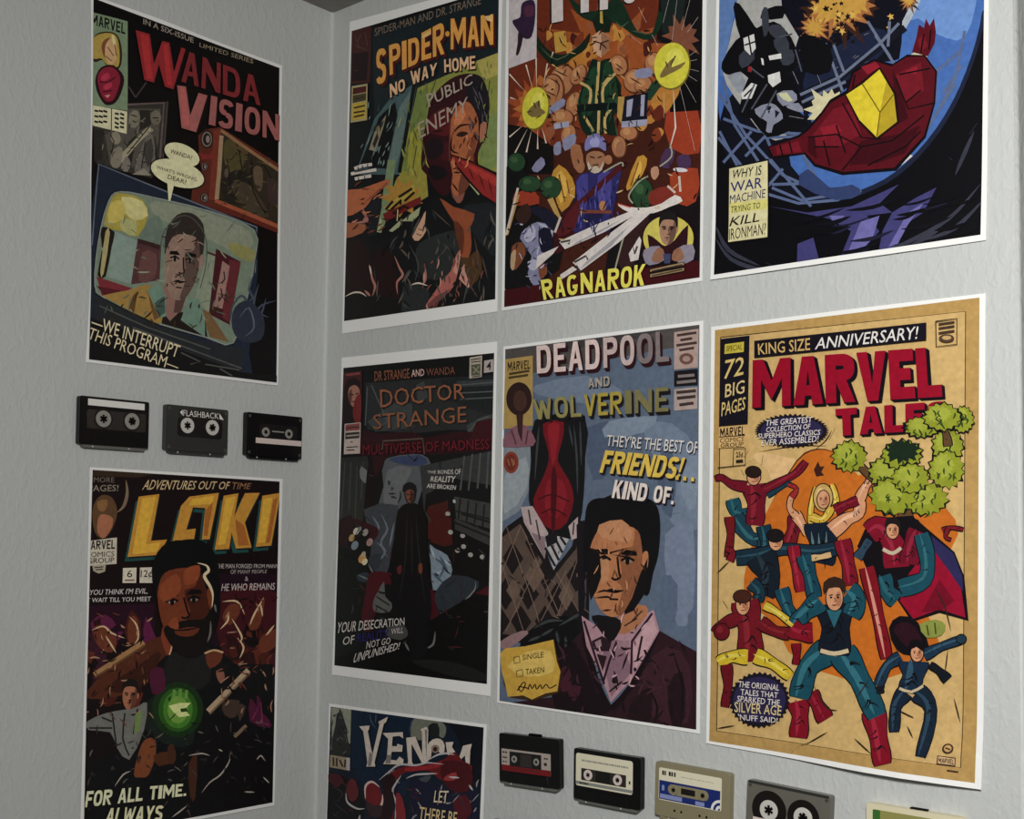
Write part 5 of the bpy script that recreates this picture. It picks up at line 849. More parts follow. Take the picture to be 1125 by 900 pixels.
def limb(c, pts, w0, w1=None, hi=None):
    """an inked, tapering ribbon"""
    n = len(pts); pp = crom(pts, 4, False); m = len(pp); w1 = w0*.6 if w1 is None else w1
    for col, g in ((INKC, 7), (c, 0)):
        vs = []
        for i, p in enumerate(pp):
            q0, q1 = pp[max(0, i-1)], pp[min(m-1, i+1)]; dx, dy = q1[0]-q0[0], q1[1]-q0[1]; l = math.hypot(dx, dy) or 1
            w = (w0 + (w1 - w0)*i/(m-1) + g)/2*(1 + .12*math.sin(3*math.pi*i/(m-1)))
            vs.append(((p[0] - dy/l*w, p[1] + dx/l*w), (p[0] + dy/l*w, p[1] - dx/l*w)))
        a.P(col, [v[0] for v in vs] + [v[1] for v in reversed(vs)])
    if hi: a.L(hi, [(p[0] - w0*.12, p[1] - w0*.08) for p in pts], w0*.25, 4, 2)
    for k in range(2 + int(w0/22)):
        i = R.randrange(2, m - 2); q0, q1 = pp[i-1], pp[i+1]; t = math.atan2(q1[1]-q0[1], q1[0]-q0[0]) + R.choice((-1, 1))*R.uniform(.5, 1.3); o = R.uniform(-.3, .3)*w0; x, y = pp[i][0] - math.sin(t)*o*.4, pp[i][1] + math.cos(t)*o*.4
        a.L(INKC, [(x, y), (x + w0*.18*math.cos(t), y + w0*.18*math.sin(t)), (x + w0*.42*math.cos(t + .3), y + w0*.42*math.sin(t + .3))], max(3, w0*.09), 3, 1)
def blob(c, cx, cy, rx, ry, rot=0, hi=None):
    a.E(INKC, cx, cy, rx + 3.5, ry + 3.5, rot); a.E(c, cx, cy, rx, ry, rot)
    if hi: a.E(hi, cx - rx*.25, cy - ry*.25, rx*.45, ry*.45, rot)
def head(cx, cy, rx, ry, rot=0):
    """a small plain face"""
    blob(SKIN, cx, cy, rx, ry, rot); e = rx*.42; y = cy - ry*.02
    a.E((176, 116, 84), cx + rx*.5, cy + ry*.1, rx*.35, ry*.6, 0, 14)
    for d in (-1, 1): a.L(INKC, [(cx + d*e - rx*.22, y - ry*.16), (cx + d*e + rx*.22, y - ry*.2)], ry*.09); a.E(INKC, cx + d*e, y, rx*.15, ry*.09, 0, 8)
    a.L((110, 60, 46), [(cx, y), (cx + rx*.14, cy + ry*.3), (cx - rx*.06, cy + ry*.32)], ry*.07); a.L((70, 26, 26), [(cx - rx*.34, cy + ry*.56), (cx, cy + ry*.6), (cx + rx*.34, cy + ry*.55)], ry*.1, 3, 2)
RED, TEAL, NAVY, GRN, GOLD, SKIN = (128, 18, 34), (24, 74, 88), (30, 36, 66), (142, 150, 44), (206, 170, 60), (208, 150, 112)
# left: maroon and teal ribbons
limb(TEAL, [(190,800),(130,790),(110,740)], 50, 40, (50, 100, 108)); limb((26, 60, 74), [(120,800),(170,870),(215,880)], 54, 36, (50, 100, 108)); limb((20, 50, 64), [(215,830),(225,900),(190,980)], 44, 30, (44, 92, 104)); limb((112, 22, 28), [(100,800),(105,860),(95,940)], 30, 20)
limb((110, 18, 36), [(184,690),(192,760),(186,830)], 76, 50, (140, 34, 50)); limb((110, 18, 36), [(160,700),(110,690),(75,668),(50,672)], 34, 14); limb((110, 18, 36), [(215,715),(280,680),(330,650),(362,612)], 32, 18, (140, 34, 50)); head(184, 664, 22, 28, 5); blob((40, 24, 20), 182, 648, 25, 18, 5); limb((30, 56, 70), [(230,730),(280,700),(310,680)], 14, 8)
# red scarf
limb((112, 22, 34), [(330,800),(318,850),(300,900)], 50, 40, (140, 40, 50)); limb(SKIN, [(325,790),(350,830),(370,860)], 34, 26, (230, 180, 144)); limb(SKIN, [(330,800),(306,770),(312,730)], 22, 14); limb((150, 40, 44), [(312,735),(330,705),(300,690)], 18, 8)
# gold shape with blue-black body below
limb(GOLD, [(385,830),(378,780),(395,700)], 26, 12, (226, 200, 100)); limb(GOLD, [(460,790),(465,740),(450,690)], 30, 12, (226, 200, 100)); blob((196, 160, 96), 420, 735, 32, 46, 0, (222, 190, 130)); head(421, 742, 20, 30); limb(GOLD, [(380,800),(420,810),(450,770)], 26, 22, (228, 204, 110))
limb((18, 30, 44), [(415,820),(420,900),(410,960)], 110, 80); limb(SKIN, [(450,850),(500,810),(540,790),(548,740)], 52, 30, (232, 182, 148)); limb(SKIN, [(545,740),(570,690),(600,665)], 34, 18, (228, 176, 140)); a.LL((90, 50, 40), [[(570,690),(588,668)], [(580,700),(604,676)], [(560,690),(566,670)]], 4); limb((110, 16, 32), [(460,780),(500,760),(540,745)], 34, 26, (140, 34, 50))
a.LL((90, 120, 120), [[(380,850),(390,920)], [(405,856),(410,950)], [(432,850),(430,940)]], 9, 2, 2)
# a leafy tree at the upper right
def leaves(cx, cy, rx, ry, n=15):
    a.star(INKC, cx, cy, ry*.86 + 3, ry + 5, n, rx/ry, cx, .12, R); a.star(GRN, cx, cy, ry*.84, ry, n, rx/ry, cx, .12, R); a.star((160, 168, 62), cx - rx*.15, cy - ry*.2, ry*.5, ry*.64, n, rx/ry, cy, .2, R)
    for k in range(7):
        t = R.uniform(0, 6.3); q = R.uniform(.1, .75); x, y = cx + rx*q*math.cos(t), cy + ry*q*math.sin(t)
        a.L((52, 70, 26), [(x, y), (x + R.uniform(-12, 12), y + 10), (x + R.uniform(-14, 14), y + 24)], 7, 2, 2)
limb((92, 66, 40), [(700,840),(700,780),(690,720)], 60, 40); limb((92, 66, 40), [(720,760),(800,700),(840,600)], 34, 22); limb((92, 66, 40), [(680,740),(600,680),(540,620)], 30, 20)
leaves(845, 560, 56, 60); leaves(840, 640, 62, 66); leaves(640, 650, 66, 56); leaves(510, 595, 60, 54); leaves(690, 590, 70, 52); leaves(770, 740, 76, 58); leaves(660, 730, 80, 66); leaves(720, 670, 66, 52); a.star((24, 40, 26), 690, 575, 34, 46, 13, 1.4, .3, .3, R)
limb((150, 150, 80), [(720,830),(740,850),(750,880)], 50, 40)
# red coat with a pale front, cape to the right
a.F(770, 580, 3.0)
a.P(INKC, [(520,60),(560,-30),(700,-40),(770,20),(840,80),(872,160),(886,306),(790,280),(700,310),(640,220),(560,160)]); a.P((146, 14, 44), [(690,150),(760,60),(800,80),(860,190),(876,296),(790,268),(704,300),(660,240)]); a.P((112, 10, 34), [(790,170),(840,240),(800,270),(730,280)]); a.P((44, 40, 82), [(764,26),(836,84),(866,160),(868,210),(820,140),(776,80)])
limb((124, 16, 38), [(560,20),(600,0),(640,60),(650,130)], 66, 80, (150, 40, 60)); limb((108, 14, 36), [(720,10),(700,60),(690,120)], 60, 56, (140, 34, 56)); limb(TEAL, [(730,20),(750,100),(740,170),(660,200)], 44, 56, (50, 104, 112)); limb(TEAL, [(600,160),(620,210),(650,240)], 60, 50, (44, 96, 106)); a.L((190, 176, 150), [(604,70),(636,84),(664,66)], 12, 3); head(636, 8, 20, 28); a.P((30, 22, 22), [(612,4),(614,-26),(640,-36),(660,-20),(660,6),(648,-10),(626,-12)], 2); limb((44, 66, 84), [(520,100),(540,70),(560,40)], 28, 22)
limb((120, 26, 32), [(800,10),(830,0),(870,6)], 16, 8); limb((120, 26, 32), [(820,0),(810,30),(830,40)], 12, 6)
# thin leaves and lines round the crowd
a.F(770, 580, 3.0)
limb((22, 46, 60), [(120,100),(200,90),(280,70),(380,80),(470,64)], 44, 40, (44, 78, 92)); limb((20, 30, 40), [(200,90),(230,160),(210,220)], 90, 64, (38, 54, 64)); head(252, 44, 22, 30); blob((26, 20, 22), 250, 26, 26, 20); limb((22, 50, 64), [(170,180),(200,210),(190,240)], 40, 30, (44, 84, 96)); limb((134, 20, 40), [(310,60),(320,130),(335,210)], 36, 30, (160, 44, 60)); limb((22, 66, 82), [(270,200),(290,260),(310,300)], 44, 36, (48, 100, 110)); limb((120, 18, 36), [(470,40),(490,120),(500,190)], 50, 40, (150, 36, 56)); limb((22, 66, 82), [(345,90),(365,160),(380,230)], 48, 42, (48, 100, 110)); limb((206, 170, 120), [(370,100),(400,96),(434,88)], 20, 16);  limb((120, 22, 34), [(100,110),(110,80),(90,70)], 22, 12)
# maroon and yellow ribbons at the left
limb((112, 20, 32), [(150,240),(165,330),(170,440)], 84, 74, (136, 36, 46)); limb((108, 20, 30), [(120,300),(80,320),(60,350)], 36, 44); blob((104, 18, 28), 74, 342, 24, 26, 0, (130, 34, 44)); limb((206, 178, 46), [(160,425),(105,425),(62,444)], 48, 32, (226, 206, 90)); limb((206, 178, 46), [(185,420),(245,448),(300,490)], 48, 30, (226, 206, 90)); limb((108, 20, 30), [(200,310),(250,340),(300,350)], 40, 34, (132, 36, 44)); head(144, 252, 22, 34); blob((70, 36, 26), 142, 226, 28, 20); limb((206, 178, 60), [(215,255),(260,280),(310,320)], 26, 18, (228, 208, 110));  limb((104, 18, 28), [(90,450),(95,520),(85,590)], 34, 22)
# teal ribbons with red ends in the middle
limb((126, 16, 34), [(325,570),(335,620),(330,690)], 62, 54, (156, 36, 56)); limb((120, 14, 32), [(370,540),(390,580),(420,630)], 40, 50, (150, 34, 54)); limb((126, 16, 34), [(575,600),(600,690),(620,775)], 72, 50, (156, 36, 56)); limb(TEAL, [(430,400),(360,460),(330,560)], 84, 60, (52, 110, 122)); limb(TEAL, [(470,410),(530,500),(590,620)], 88, 58, (52, 110, 122))
limb((18, 26, 38), [(445,250),(450,330),(445,420)], 110, 88); limb(TEAL, [(400,240),(350,280),(315,320)], 66, 44, (52, 110, 122)); limb(TEAL, [(490,210),(520,240),(500,290)], 70, 56, (52, 110, 122)); a.L((206, 186, 150), [(400,404),(445,414),(492,404)], 14, 3); a.P((40, 96, 110), [(420,270),(445,330),(470,270)])
head(446, 230, 27, 42); a.P((52, 34, 26), [(412,220),(410,180),(446,160),(482,180),(480,222),(468,198),(426,200)], 2)
limb((126, 16, 34), [(305,330),(335,345),(375,345)], 54, 58, (156, 36, 56)); limb((120, 14, 32), [(320,380),(322,420),(318,450)], 26, 18)
# long red and pink scarf
limb((122, 18, 30), [(552,130),(576,230),(600,340),(618,430)], 46, 34, (206, 140, 122))
# dark blue ribbons at the right foot
a.P(INKC, [(625,330),(660,290),(720,310),(760,400),(700,420),(650,400)], 2); a.P((44, 16, 26), [(640,340),(670,310),(715,330),(740,400),(700,404)], 2); a.P((134, 142, 66), [(726,318),(780,302),(812,320),(800,352),(750,362)], 2); a.LL((60, 70, 30), [[(750,320),(756,354)], [(776,312),(780,350)]], 5); limb((26, 50, 70), [(740,420),(800,390),(870,366)], 34, 22, (52, 84, 104)); limb((26, 50, 70), [(665,425),(620,455),(590,520)], 38, 26, (52, 84, 104)); limb((24, 42, 62), [(708,440),(705,490),(690,540)], 90, 58, (50, 82, 104)); limb((20, 34, 50), [(680,540),(650,590),(650,670)], 50, 26, (44, 68, 86)); limb((20, 34, 50), [(720,540),(765,600),(740,750)], 58, 28, (44, 68, 86)); head(718, 412, 20, 28); a.P(INKC, [(690,404),(694,376),(720,366),(742,388),(738,408),(716,392)], 2); a.L((196, 176, 140), [(660,528),(700,540),(738,520)], 9, 2); limb((18, 24, 30), [(760,450),(790,470),(820,500)], 16, 30); blob((30, 56, 70), 864, 366, 15, 14); limb((24, 26, 32), [(596,520),(600,545)], 26, 16)
a.LL((50, 36, 28), [[(780,200),(810,260),(830,340)], [(560,500),(520,560)], [(660,600),(710,625)], [(520,690),(580,740)], [(360,710),(430,670)], [(60,660),(120,650)], [(820,400),(810,480)], [(690,650),(712,690)], [(380,520),(420,590),(460,600)], [(840,560),(862,640)], [(60,150),(100,110)]], 5, 3, 2); a.LL(INKC, [[(80,240),(95,265)], [(340,715),(380,700)], [(660,600),(708,622)], [(240,650),(250,640)]], 11, 0, 2)
# badge low on the left
def badge(part, pts0, cx, cy, rx, ry, n, lines):
    a.part(part)
    a.star((26, 22, 34), cx, cy, ry - 3, ry + 5, n, rx/ry, .1); a.E((44, 38, 74), cx, cy, rx*.9, ry*.86)
    for t, q, c in lines: a.T(c, t, q, .04)
WH = (226, 218, 206)
badge('lower_badge', None, 200, 566, 96, 88, 34, [('THE ORIGINAL', [(132,504),(266,516),(264,536),(130,524)], WH), ('TALES THAT', [(138,530),(262,542),(260,560),(138,550)], WH), ('SPARKED THE', [(128,552),(268,566),(266,586),(126,572)], WH), ('SILVER AGE', [(118,572),(274,586),(272,618),(118,606)], (216, 196, 140)), ("'NUFF SAID!", [(130,612),(262,624),(260,642),(132,632)], WH)])
a.part('publisher_stamp'); a.P((60, 30, 26), [(794,746),(852,754),(852,782),(792,774)]); a.P((216, 180, 130), [(797,749),(849,757),(849,779),(795,771)]); a.B((50, 26, 26), 'MARVEL', [(799,753),(847,760),(847,776),(797,769)], .27, .18, .16); a.E((70, 46, 30), 826, 724, 18, 16); a.E((200, 160, 100), 826, 724, 12, 11); a.L((70, 46, 30), [(818,722),(834,728)], 5); a.L((70, 46, 30), [(826,794),(862,800)], 4)
a.part('title_lettering'); a.F(770, 310, 3.104)
SHD = (16, 10, 18)
a.B((148, 10, 38), 'MARVEL', [(184,268),(818,222),(830,392),(182,430)], .36, .24, .09, sh=(11, 8, SHD))
a.B((148, 10, 38), 'TALES', [(466,434),(850,406),(848,502),(470,526)], .36, .25, .1, sh=(9, 7, SHD))
a.part('foreground_foliage'); limb((92, 66, 40), [(850,560),(840,510),(810,480)], 26, 16); leaves(760, 496, 60, 36); leaves(900, 470, 38, 46); leaves(830, 462, 66, 48)
a.part('banner_lettering'); a.P((20, 16, 26), [(190,202),(776,140),(776,200),(190,260)]); a.T((206, 172, 106), 'KING SIZE', [(202,212),(380,192),(380,234),(204,250)], .07); a.T((226, 222, 214), 'ANNIVERSARY!', [(404,192),(750,152),(744,196),(396,232)], .03)
a.part('side_column'); a.P((20, 17, 28), [(75,196),(174,184),(168,484),(70,492)]); a.P((196, 180, 66), [(90,214),(155,205),(154,240),(88,247)]); a.T((60, 54, 20), 'SPECIAL', [(96,220),(150,213),(149,232),(94,238)], .03)
a.T((214, 188, 116), '72', [(92,268),(160,254),(152,318),(84,334)], .04); a.T((214, 190, 130), 'BIG', [(92,350),(158,334),(156,380),(90,396)], .04); a.T((214, 186, 120), 'PAGES', [(80,412),(162,392),(158,436),(78,460)], .04)
a.P((210, 172, 110), [(70,496),(160,488),(158,562),(68,568)]); a.B((24, 18, 22), 'MARVEL', [(74,500),(158,492),(157,524),(73,530)], .27, .18, .16); a.T((24, 18, 22), 'COMICS', [(74,534),(155,528),(154,544),(73,550)], .05); a.T((24, 18, 22), 'GROUP', [(76,552),(154,546),(153,562),(75,566)], .05); a.L((40, 30, 26), [(70,530),(158,524)], 3)
a.L((50, 38, 28), [(66,634),(160,624),(160,568),(120,570),(118,626)], 3); a.T((36, 26, 24), '25¢', [(128,580),(152,578),(152,600),(128,602)], .03); a.L((36, 26, 24), [(128,612),(152,610)], 9)
a.part('approval_stamp'); a.L((70, 54, 40), [(808,136),(880,126),(880,214),(810,222),(808,136)], 4); a.LL((70, 52, 40), [[(818,146),(872,138)], [(818,160),(872,152)], [(818,176),(872,168)]], 7); a.E((80, 60, 46), 845, 194, 26, 14); a.E((196, 160, 106), 845, 192, 16, 7)
badge('upper_badge', None, 318, 508, 118, 54, 44, [('THE GREATEST', [(230,472),(388,460),(386,480),(228,492)], WH), ('COLLECTION OF', [(232,496),(382,484),(380,502),(230,514)], WH), ('SUPERHERO CLASSICS', [(204,518),(416,504),(414,522),(204,536)], WH), ('EVER ASSEMBLED!', [(216,540),(410,524),(408,546),(214,560)], WH)])
a.done()

# ------------------------------------------------------------------ long wall, bottom row beside the corner
a = sheet('venom', 'dark blue poster with bone-coloured title and red swirling ribbons, cut off by the bottom edge', (13, 22, 36), tone=.72, sat=.9, cells=None)
a.F(350, 760, 5.769)
a.P((14, 28, 44), [(210,110),(600,160),(620,400),(560,640),(480,810),(220,500)]); a.P((10, 12, 20), [(820,190),(1060,220),(1060,600),(980,560),(880,280)]); a.P((18, 20, 40), [(600,560),(1000,620),(1020,1200),(560,1200)]); a.P((14, 14, 16), [(70,500),(220,560),(300,700),(260,1200),(60,1200)])
a.P((118, 120, 104), [(86,100),(212,112),(206,330),(180,320),(190,250),(150,120),(120,140),(110,220),(90,300)]); a.P((34, 36, 34), [(140,105),(170,200),(195,320),(206,400),(80,410),(84,330),(110,230)], 2); a.LL((120, 122, 116), [[(172,270),(184,320)], [(92,290),(86,370)], [(120,300),(150,290)]], 10, 0, 2)
a.P((92, 94, 82), [(590,240),(610,170),(700,176),(780,190),(815,230),(800,290),(770,280),(760,210),(720,240),(690,300),(600,300)], 2); a.P((20, 26, 26), [(700,215),(760,200),(770,280),(720,290)], 2); a.LL((54, 66, 78), [[(330,140),(340,190),(370,235)], [(370,140),(365,200)], [(600,170),(580,260)]], 9, 3, 2)
a.hatch(random.Random(8), 70, (70, 480, 1040, 820), [(30, 28, 36), (60, 20, 26), (120, 116, 116), (14, 14, 18)], (20, 80), (5, 12)); a.hatch(random.Random(9), 20, (80, 110, 210, 400), [(70, 72, 66), (20, 22, 22)], (20, 50), (5, 10))
a.part('corner_box'); a.P((126, 112, 88), [(80,400),(206,420),(204,500),(78,478)]); a.LL((40, 30, 26), [[(100,415),(102,470)], [(122,420),(122,474)], [(140,430),(160,476)], [(176,430),(172,480)]], 11); a.P((150, 142, 140), [(184,416),(206,420),(204,500),(182,494)])
a.part('title_lettering'); BONE = (170, 158, 146)
VN = [[(264,220),(330,214),(326,240),(318,246),(348,400),(392,210),(386,190),(446,158),(436,190),(420,204),(362,446),(366,474),(310,474),(316,446),(290,250)],
      [(412,262),(540,256),(544,296),(518,280),(476,284),(472,344),(500,346),(508,330),(540,340),(536,380),(470,380),(460,430),(500,436),(520,410),(546,430),(540,462),(416,458),(440,420),(448,300)],
      [(562,292),(620,284),(664,396),(662,250),(650,238),(690,222),(702,240),(694,450),(664,456),(596,330),(598,440),(606,462),(570,460),(574,440)],
      [(812,320),(862,318),(852,350),(878,388),(870,410),(846,384),(838,400),(824,400)], [(922,342),(978,330),(968,372),(964,470),(942,468),(934,404),(908,430),(900,410)]]
a.PP((10, 12, 16), [[(p[0] + 8, p[1] + 8) for p in l] for l in VN]); a.PP(BONE, VN); a.P(BONE, [(676,420),(690,350),(730,302),(780,300),(806,340),(796,400),(764,372),(770,350),(748,338),(724,362),(720,410),(690,450)], 2); a.E((120, 96, 84), 746, 362, 26, 26); a.E((30, 22, 26), 746, 364, 13, 15); a.PP((104, 100, 96), [[(330,380),(350,400),(340,470),(318,470)], [(440,400),(470,400),(462,455),(430,455)], [(680,240),(696,240),(690,440)]])
a.part('cover_artwork#2')
a.P((86, 14, 18), [(470,510),(560,472),(680,462),(800,430),(870,380),(920,440),(980,470),(960,560),(900,580),(780,560),(700,500),(560,510),(500,560),(480,640),(480,900),(400,900),(440,600)], 2); a.P((122, 22, 26), [(560,480),(680,470),(790,440),(760,480),(640,500),(560,504)], 2); a.P((60, 10, 16), [(790,440),(960,460),(980,600),(900,640),(800,580)], 2); a.P((130, 40, 44), [(820,530),(880,510),(870,560),(800,560)], 2)
a.P((30, 12, 18), [(400,560),(470,520),(500,590),(470,800),(380,800),(420,640)], 2)
a.LL((150, 146, 146), [[(390,560),(450,510),(520,462),(620,466),(700,450),(800,460)], [(560,550),(620,526),(700,520),(760,518)], [(480,640),(480,610),(530,530)], [(690,440),(760,400),(820,390),(870,400)], [(480,640),(500,720),(490,820)], [(180,640),(190,700),(250,740),(300,740)], [(960,590),(985,625)], [(270,780),(260,830)], [(830,540),(900,545)]], 13, 4, 2)
a.P((92, 16, 22), [(302,640),(320,585),(360,575),(400,620),(408,700),(380,750),(330,720),(310,690)], 3); a.LL((176, 150, 140), [[(304,680),(304,600),(345,570),(395,605)], [(330,730),(380,760),(410,700),(412,650)], [(320,720),(370,740)]], 15, 4, 2); a.P((44, 30, 32), [(310,700),(360,720),(410,720),(400,790),(330,780)], 2)
a.P((78, 24, 28), [(180,640),(200,560),(240,560),(262,650),(220,700)], 2); a.P((58, 16, 22), [(70,520),(130,520),(170,570),(110,600),(70,560)], 2); a.P((110, 26, 32), [(500,640),(540,680),(560,810),(500,810)], 2); a.P((70, 14, 24), [(860,700),(940,650),(980,760),(900,830)], 2); a.P((54, 60, 66), [(640,550),(720,530),(690,575)], 2)
a.LL((44, 40, 48), [[(90,600),(160,640),(120,700)], [(100,700),(200,780)], [(900,640),(940,760)], [(590,700),(620,800)], [(800,640),(760,600)], [(840,660),(900,640)], [(90,760),(130,800)]], 8, 3, 2)
a.P((80, 16, 20), [(420,900),(700,880),(800,1000),(600,1100),(400,1080)], 2)
a.part('caption_lettering'); a.T((186, 170, 140), 'LET', [(746,626),(832,628),(824,706),(736,700)], .03, sh=(4, 5, (8, 8, 12))); a.T((184, 160, 110), 'THERE BE', [(650,728),(888,764),(880,846),(640,810)], .03, sh=(4, 5, (8, 8, 12))); a.T((184, 160, 110), 'CARNAGE', [(620,850),(900,890),(890,990),(610,950)], .04, sh=(4, 5, (8, 8, 12)))
a.done()
# ------------------------------------------------------------------ compact cassettes stuck to the walls
CW, CH, CD = 0.0975, 0.064, 0.0095
LIP = 0.0036
def rounded(x0, x1, z0, z1, r, n=5):
    r = max(1e-5, min(r, (x1-x0)/2.01, (z1-z0)/2.01)); out = []
    for cx, cz, a0 in ((x1-r, z1-r, 0), (x0+r, z1-r, 90), (x0+r, z0+r, 180), (x1-r, z0+r, 270)):
        for k in range(n + 1):
            a = math.radians(a0 + 90*k/n); out.append((cx + r*math.cos(a), cz + r*math.sin(a)))
    return out
def prism(bm, pts, y0, y1, bevel=0.0):
    """outline pts (x, z) from y0 (towards the wall) out to y1 (towards the room)"""
    n = len(pts); cx = sum(p[0] for p in pts)/n; cz = sum(p[1] for p in pts)/n
    def ins(p, d):
        dx, dz = p[0]-cx, p[1]-cz; l = math.hypot(dx, dz) or 1; return (p[0] - dx/l*d, p[1] - dz/l*d)
    rings = [(pts, y0), (pts, y1)] if not bevel else [(pts, y0), (pts, y1 + bevel), ([ins(p, bevel*.9) for p in pts], y1)]
    vs = [[bm.verts.new((p[0], y, p[1])) for p in q] for q, y in rings]
    for a, b in zip(vs, vs[1:]):
        for i in range(n): bm.faces.new((a[i], a[(i+1) % n], b[(i+1) % n], b[i]))
    bm.faces.new(vs[-1]); bm.faces.new(list(reversed(vs[0])))
    bmesh.ops.recalc_face_normals(bm, faces=bm.faces)
def plate(name, m, parent, x0, x1, z0, z1, y, t=0.0002, r=0.001, pts=None):
    bm = bmesh.new(); prism(bm, pts or rounded(x0, x1, z0, z1, r), y, y - t); return link(name, bm, m, parent)
def circle(cx, cz, r, n=32, a0=0, a1=360):
    return [(cx + r*math.cos(math.radians(a0 + (a1-a0)*k/n)), cz + r*math.sin(math.radians(a0 + (a1-a0)*k/n))) for k in range(n if a1-a0 == 360 else n + 1)]
def disc(name, m, parent, cx, cz, r, y, t=0.0002): return plate(name, m, parent, 0, 0, 0, 0, y, t, pts=circle(cx, cz, r))
def reel(m, parent, cx, cz, r, y, t=0.0012, hole=.52, turn=0):
    """a hub: a ring with six drive teeth pointing inwards"""
    bm = bmesh.new(); n = 48
    def inner(k):
        a = (k*360/n + turn) % 60
        return r*(hole*.62 if a < 12 else hole)
    R4 = [[bm.verts.new((cx + q*math.cos(2*math.pi*k/n), yy, cz + q*math.sin(2*math.pi*k/n))) for k in range(n)] for q, yy in ((r, y), (r, y - t*.8), (r*.96, y - t))]
    R5 = [[bm.verts.new((cx + inner(k)*math.cos(2*math.pi*k/n), yy, cz + inner(k)*math.sin(2*math.pi*k/n))) for k in range(n)] for yy in (y - t, y)]
    rings = R4 + R5
    for a, b in zip(rings, rings[1:] + rings[:1]):
        for k in range(n): bm.faces.new((a[k], a[(k+1) % n], b[(k+1) % n], b[k]))
    bmesh.ops.recalc_face_normals(bm, faces=bm.faces)
    return link('reel', bm, m, parent)
M_BLACK = mat('black_glossy_plastic', (9, 8, 9), 0.3, 0.28, bump=.05, scale=120)
M_SMOKE = mat('smoky_grey_plastic', (50, 51, 48), 0.32, 0.4, bump=.05, scale=120, var=.15)
M_CLEAR = mat('translucent_grey_plastic', (104, 101, 92), 0.3, 0.45, var=.2, scale=40)
M_TAN = mat('olive_tan_plastic', (141, 132, 103), 0.42, 0.35, var=.08, scale=60)
M_CREAM = mat('cream_plastic', (226, 218, 184), 0.4, 0.35)
M_WIN = mat('tinted_window', (44, 37, 34), 0.18, 0.5)
M_DARKWIN = mat('dark_window', (11, 10, 10), 0.2, 0.45)
M_TAPE = mat('brown_black_tape', (24, 20, 18), 0.25, 0.4)
M_REEL = mat('pale_reel_plastic', (206, 204, 196), 0.45, 0.35)
M_GREYREEL = mat('grey_reel_plastic', (150, 148, 140), 0.45, 0.35)
M_HOLE = mat('dark_hole', (10, 9, 9), 0.6, 0.1)
M_LIP = mat('dark_grey_edge', (104, 104, 98), 0.42, 0.4)
M_PIN = mat('bright_pin', (190, 190, 184), 0.35, 0.5)
M_SCREW = mat('dull_screw', (98, 98, 94), 0.4, 0.5, 0.4)
M_WHITE = mat('white_label', (236, 234, 228), 0.55, 0.3, var=.06, scale=200)
M_PINKISH = mat('aged_white_label', (224, 208, 200), 0.55, 0.3, var=.06, scale=200)
M_AGED = mat('yellowed_label', (178, 166, 156), 0.55, 0.3, var=.08, scale=200)
M_IVORY = mat('ivory_label', (232, 226, 198), 0.55, 0.3, var=.05, scale=150)
M_REDBAND = mat('dark_red_band', (122, 24, 30), 0.5, 0.3)
M_BLUE = mat('navy_band', (28, 44, 112), 0.5, 0.3)
M_LILAC = mat('pale_blue_print', (136, 148, 196), 0.5, 0.3)
M_GREEN = mat('green_band', (58, 108, 44), 0.5, 0.3)
M_OLIVE = mat('olive_label', (150, 146, 84), 0.5, 0.3)
M_GREYBAND = mat('grey_band', (140, 142, 136), 0.5, 0.3)
M_PRINT = mat('dark_print', (52, 46, 40), 0.6, 0.2)
FRONT = -CD
def cassette(label, wall, s, ztop, tilt, shell_m, lip_m=None, screws=True, screw_m=None, group='compact cassettes on the walls'):
    M = Matrix.Translation(to_world(wall, s, (ztop if ztop > 1 else EYE + ztop) - CH, 0.0004))
    if wall == 'L': M = M @ Matrix.Rotation(math.pi/2, 4, 'Z')
    M = M @ Matrix.Translation((0, 0, CH)) @ Matrix.Rotation(math.radians(-tilt), 4, 'Y') @ Matrix.Translation((0, 0, -CH))
    root = empty('cassette_tape', label, 'cassette', group, M)
    bm = bmesh.new(); prism(bm, rounded(-CW/2, CW/2, LIP, CH, .0026), 0, FRONT, .0007); sh = link('shell', bm, shell_m, root)
    bm = bmesh.new(); prism(bm, [(-.0440, LIP + .001), (-.0415, 0.0), (.0430, 0.0), (.0455, LIP + .001)], 0, FRONT + .0012, .0006); e = link('head_edge', bm, lip_m or M_LIP, root)
    for x in (-.030, .021): disc('guide_pin', M_PIN, e, x, LIP*.5, .0011, FRONT + .0012, .0003)
    for k, (x, z) in enumerate(((-.0445, .0085), (.0445, .0085), (-.0445, CH - .005), (.0445, CH - .005))):
        if screws:
            sc = disc('screw', screw_m or M_SCREW, root, x, z, .0021, FRONT, .0003); plate('slot', M_HOLE, sc, x - .0014, x + .0014, z - .0003, z + .0003, FRONT - .0003, .0001)
    # raised trapezoid round the tape head
    bm = bmesh.new(); prism(bm, [(-.034, LIP + .0003), (.034, LIP + .0003), (.0305, .0165), (-.0305, .0165)], FRONT + .0002, FRONT - .0009, .0004); link('head_housing', bm, shell_m, root)
    return root
X = lambda u: -CW/2 + u*CW                    # position along the front, left to right
Z = lambda v: CH - v*(CH - LIP)               # and from the top down
def reels(root, us, v, r, m, y=FRONT, pack=None):
    for k, u in enumerate(us):
        if pack: disc('tape_pack', M_TAPE, root, X(u), Z(v), pack[k], y, .0002)
        h = disc('hub_hole', M_HOLE, root, X(u), Z(v), r*.62, y - .0002, .0001)
        reel(m, root, X(u), Z(v), r, y - .0002, .0010, turn=20*k)
def tab(root, u0, u1, h=.0026):
    plate('mounting_tab', M_HOLE, root, X(u0), X(u1), CH - .0004, CH + h, -.0015, .004, .0006)
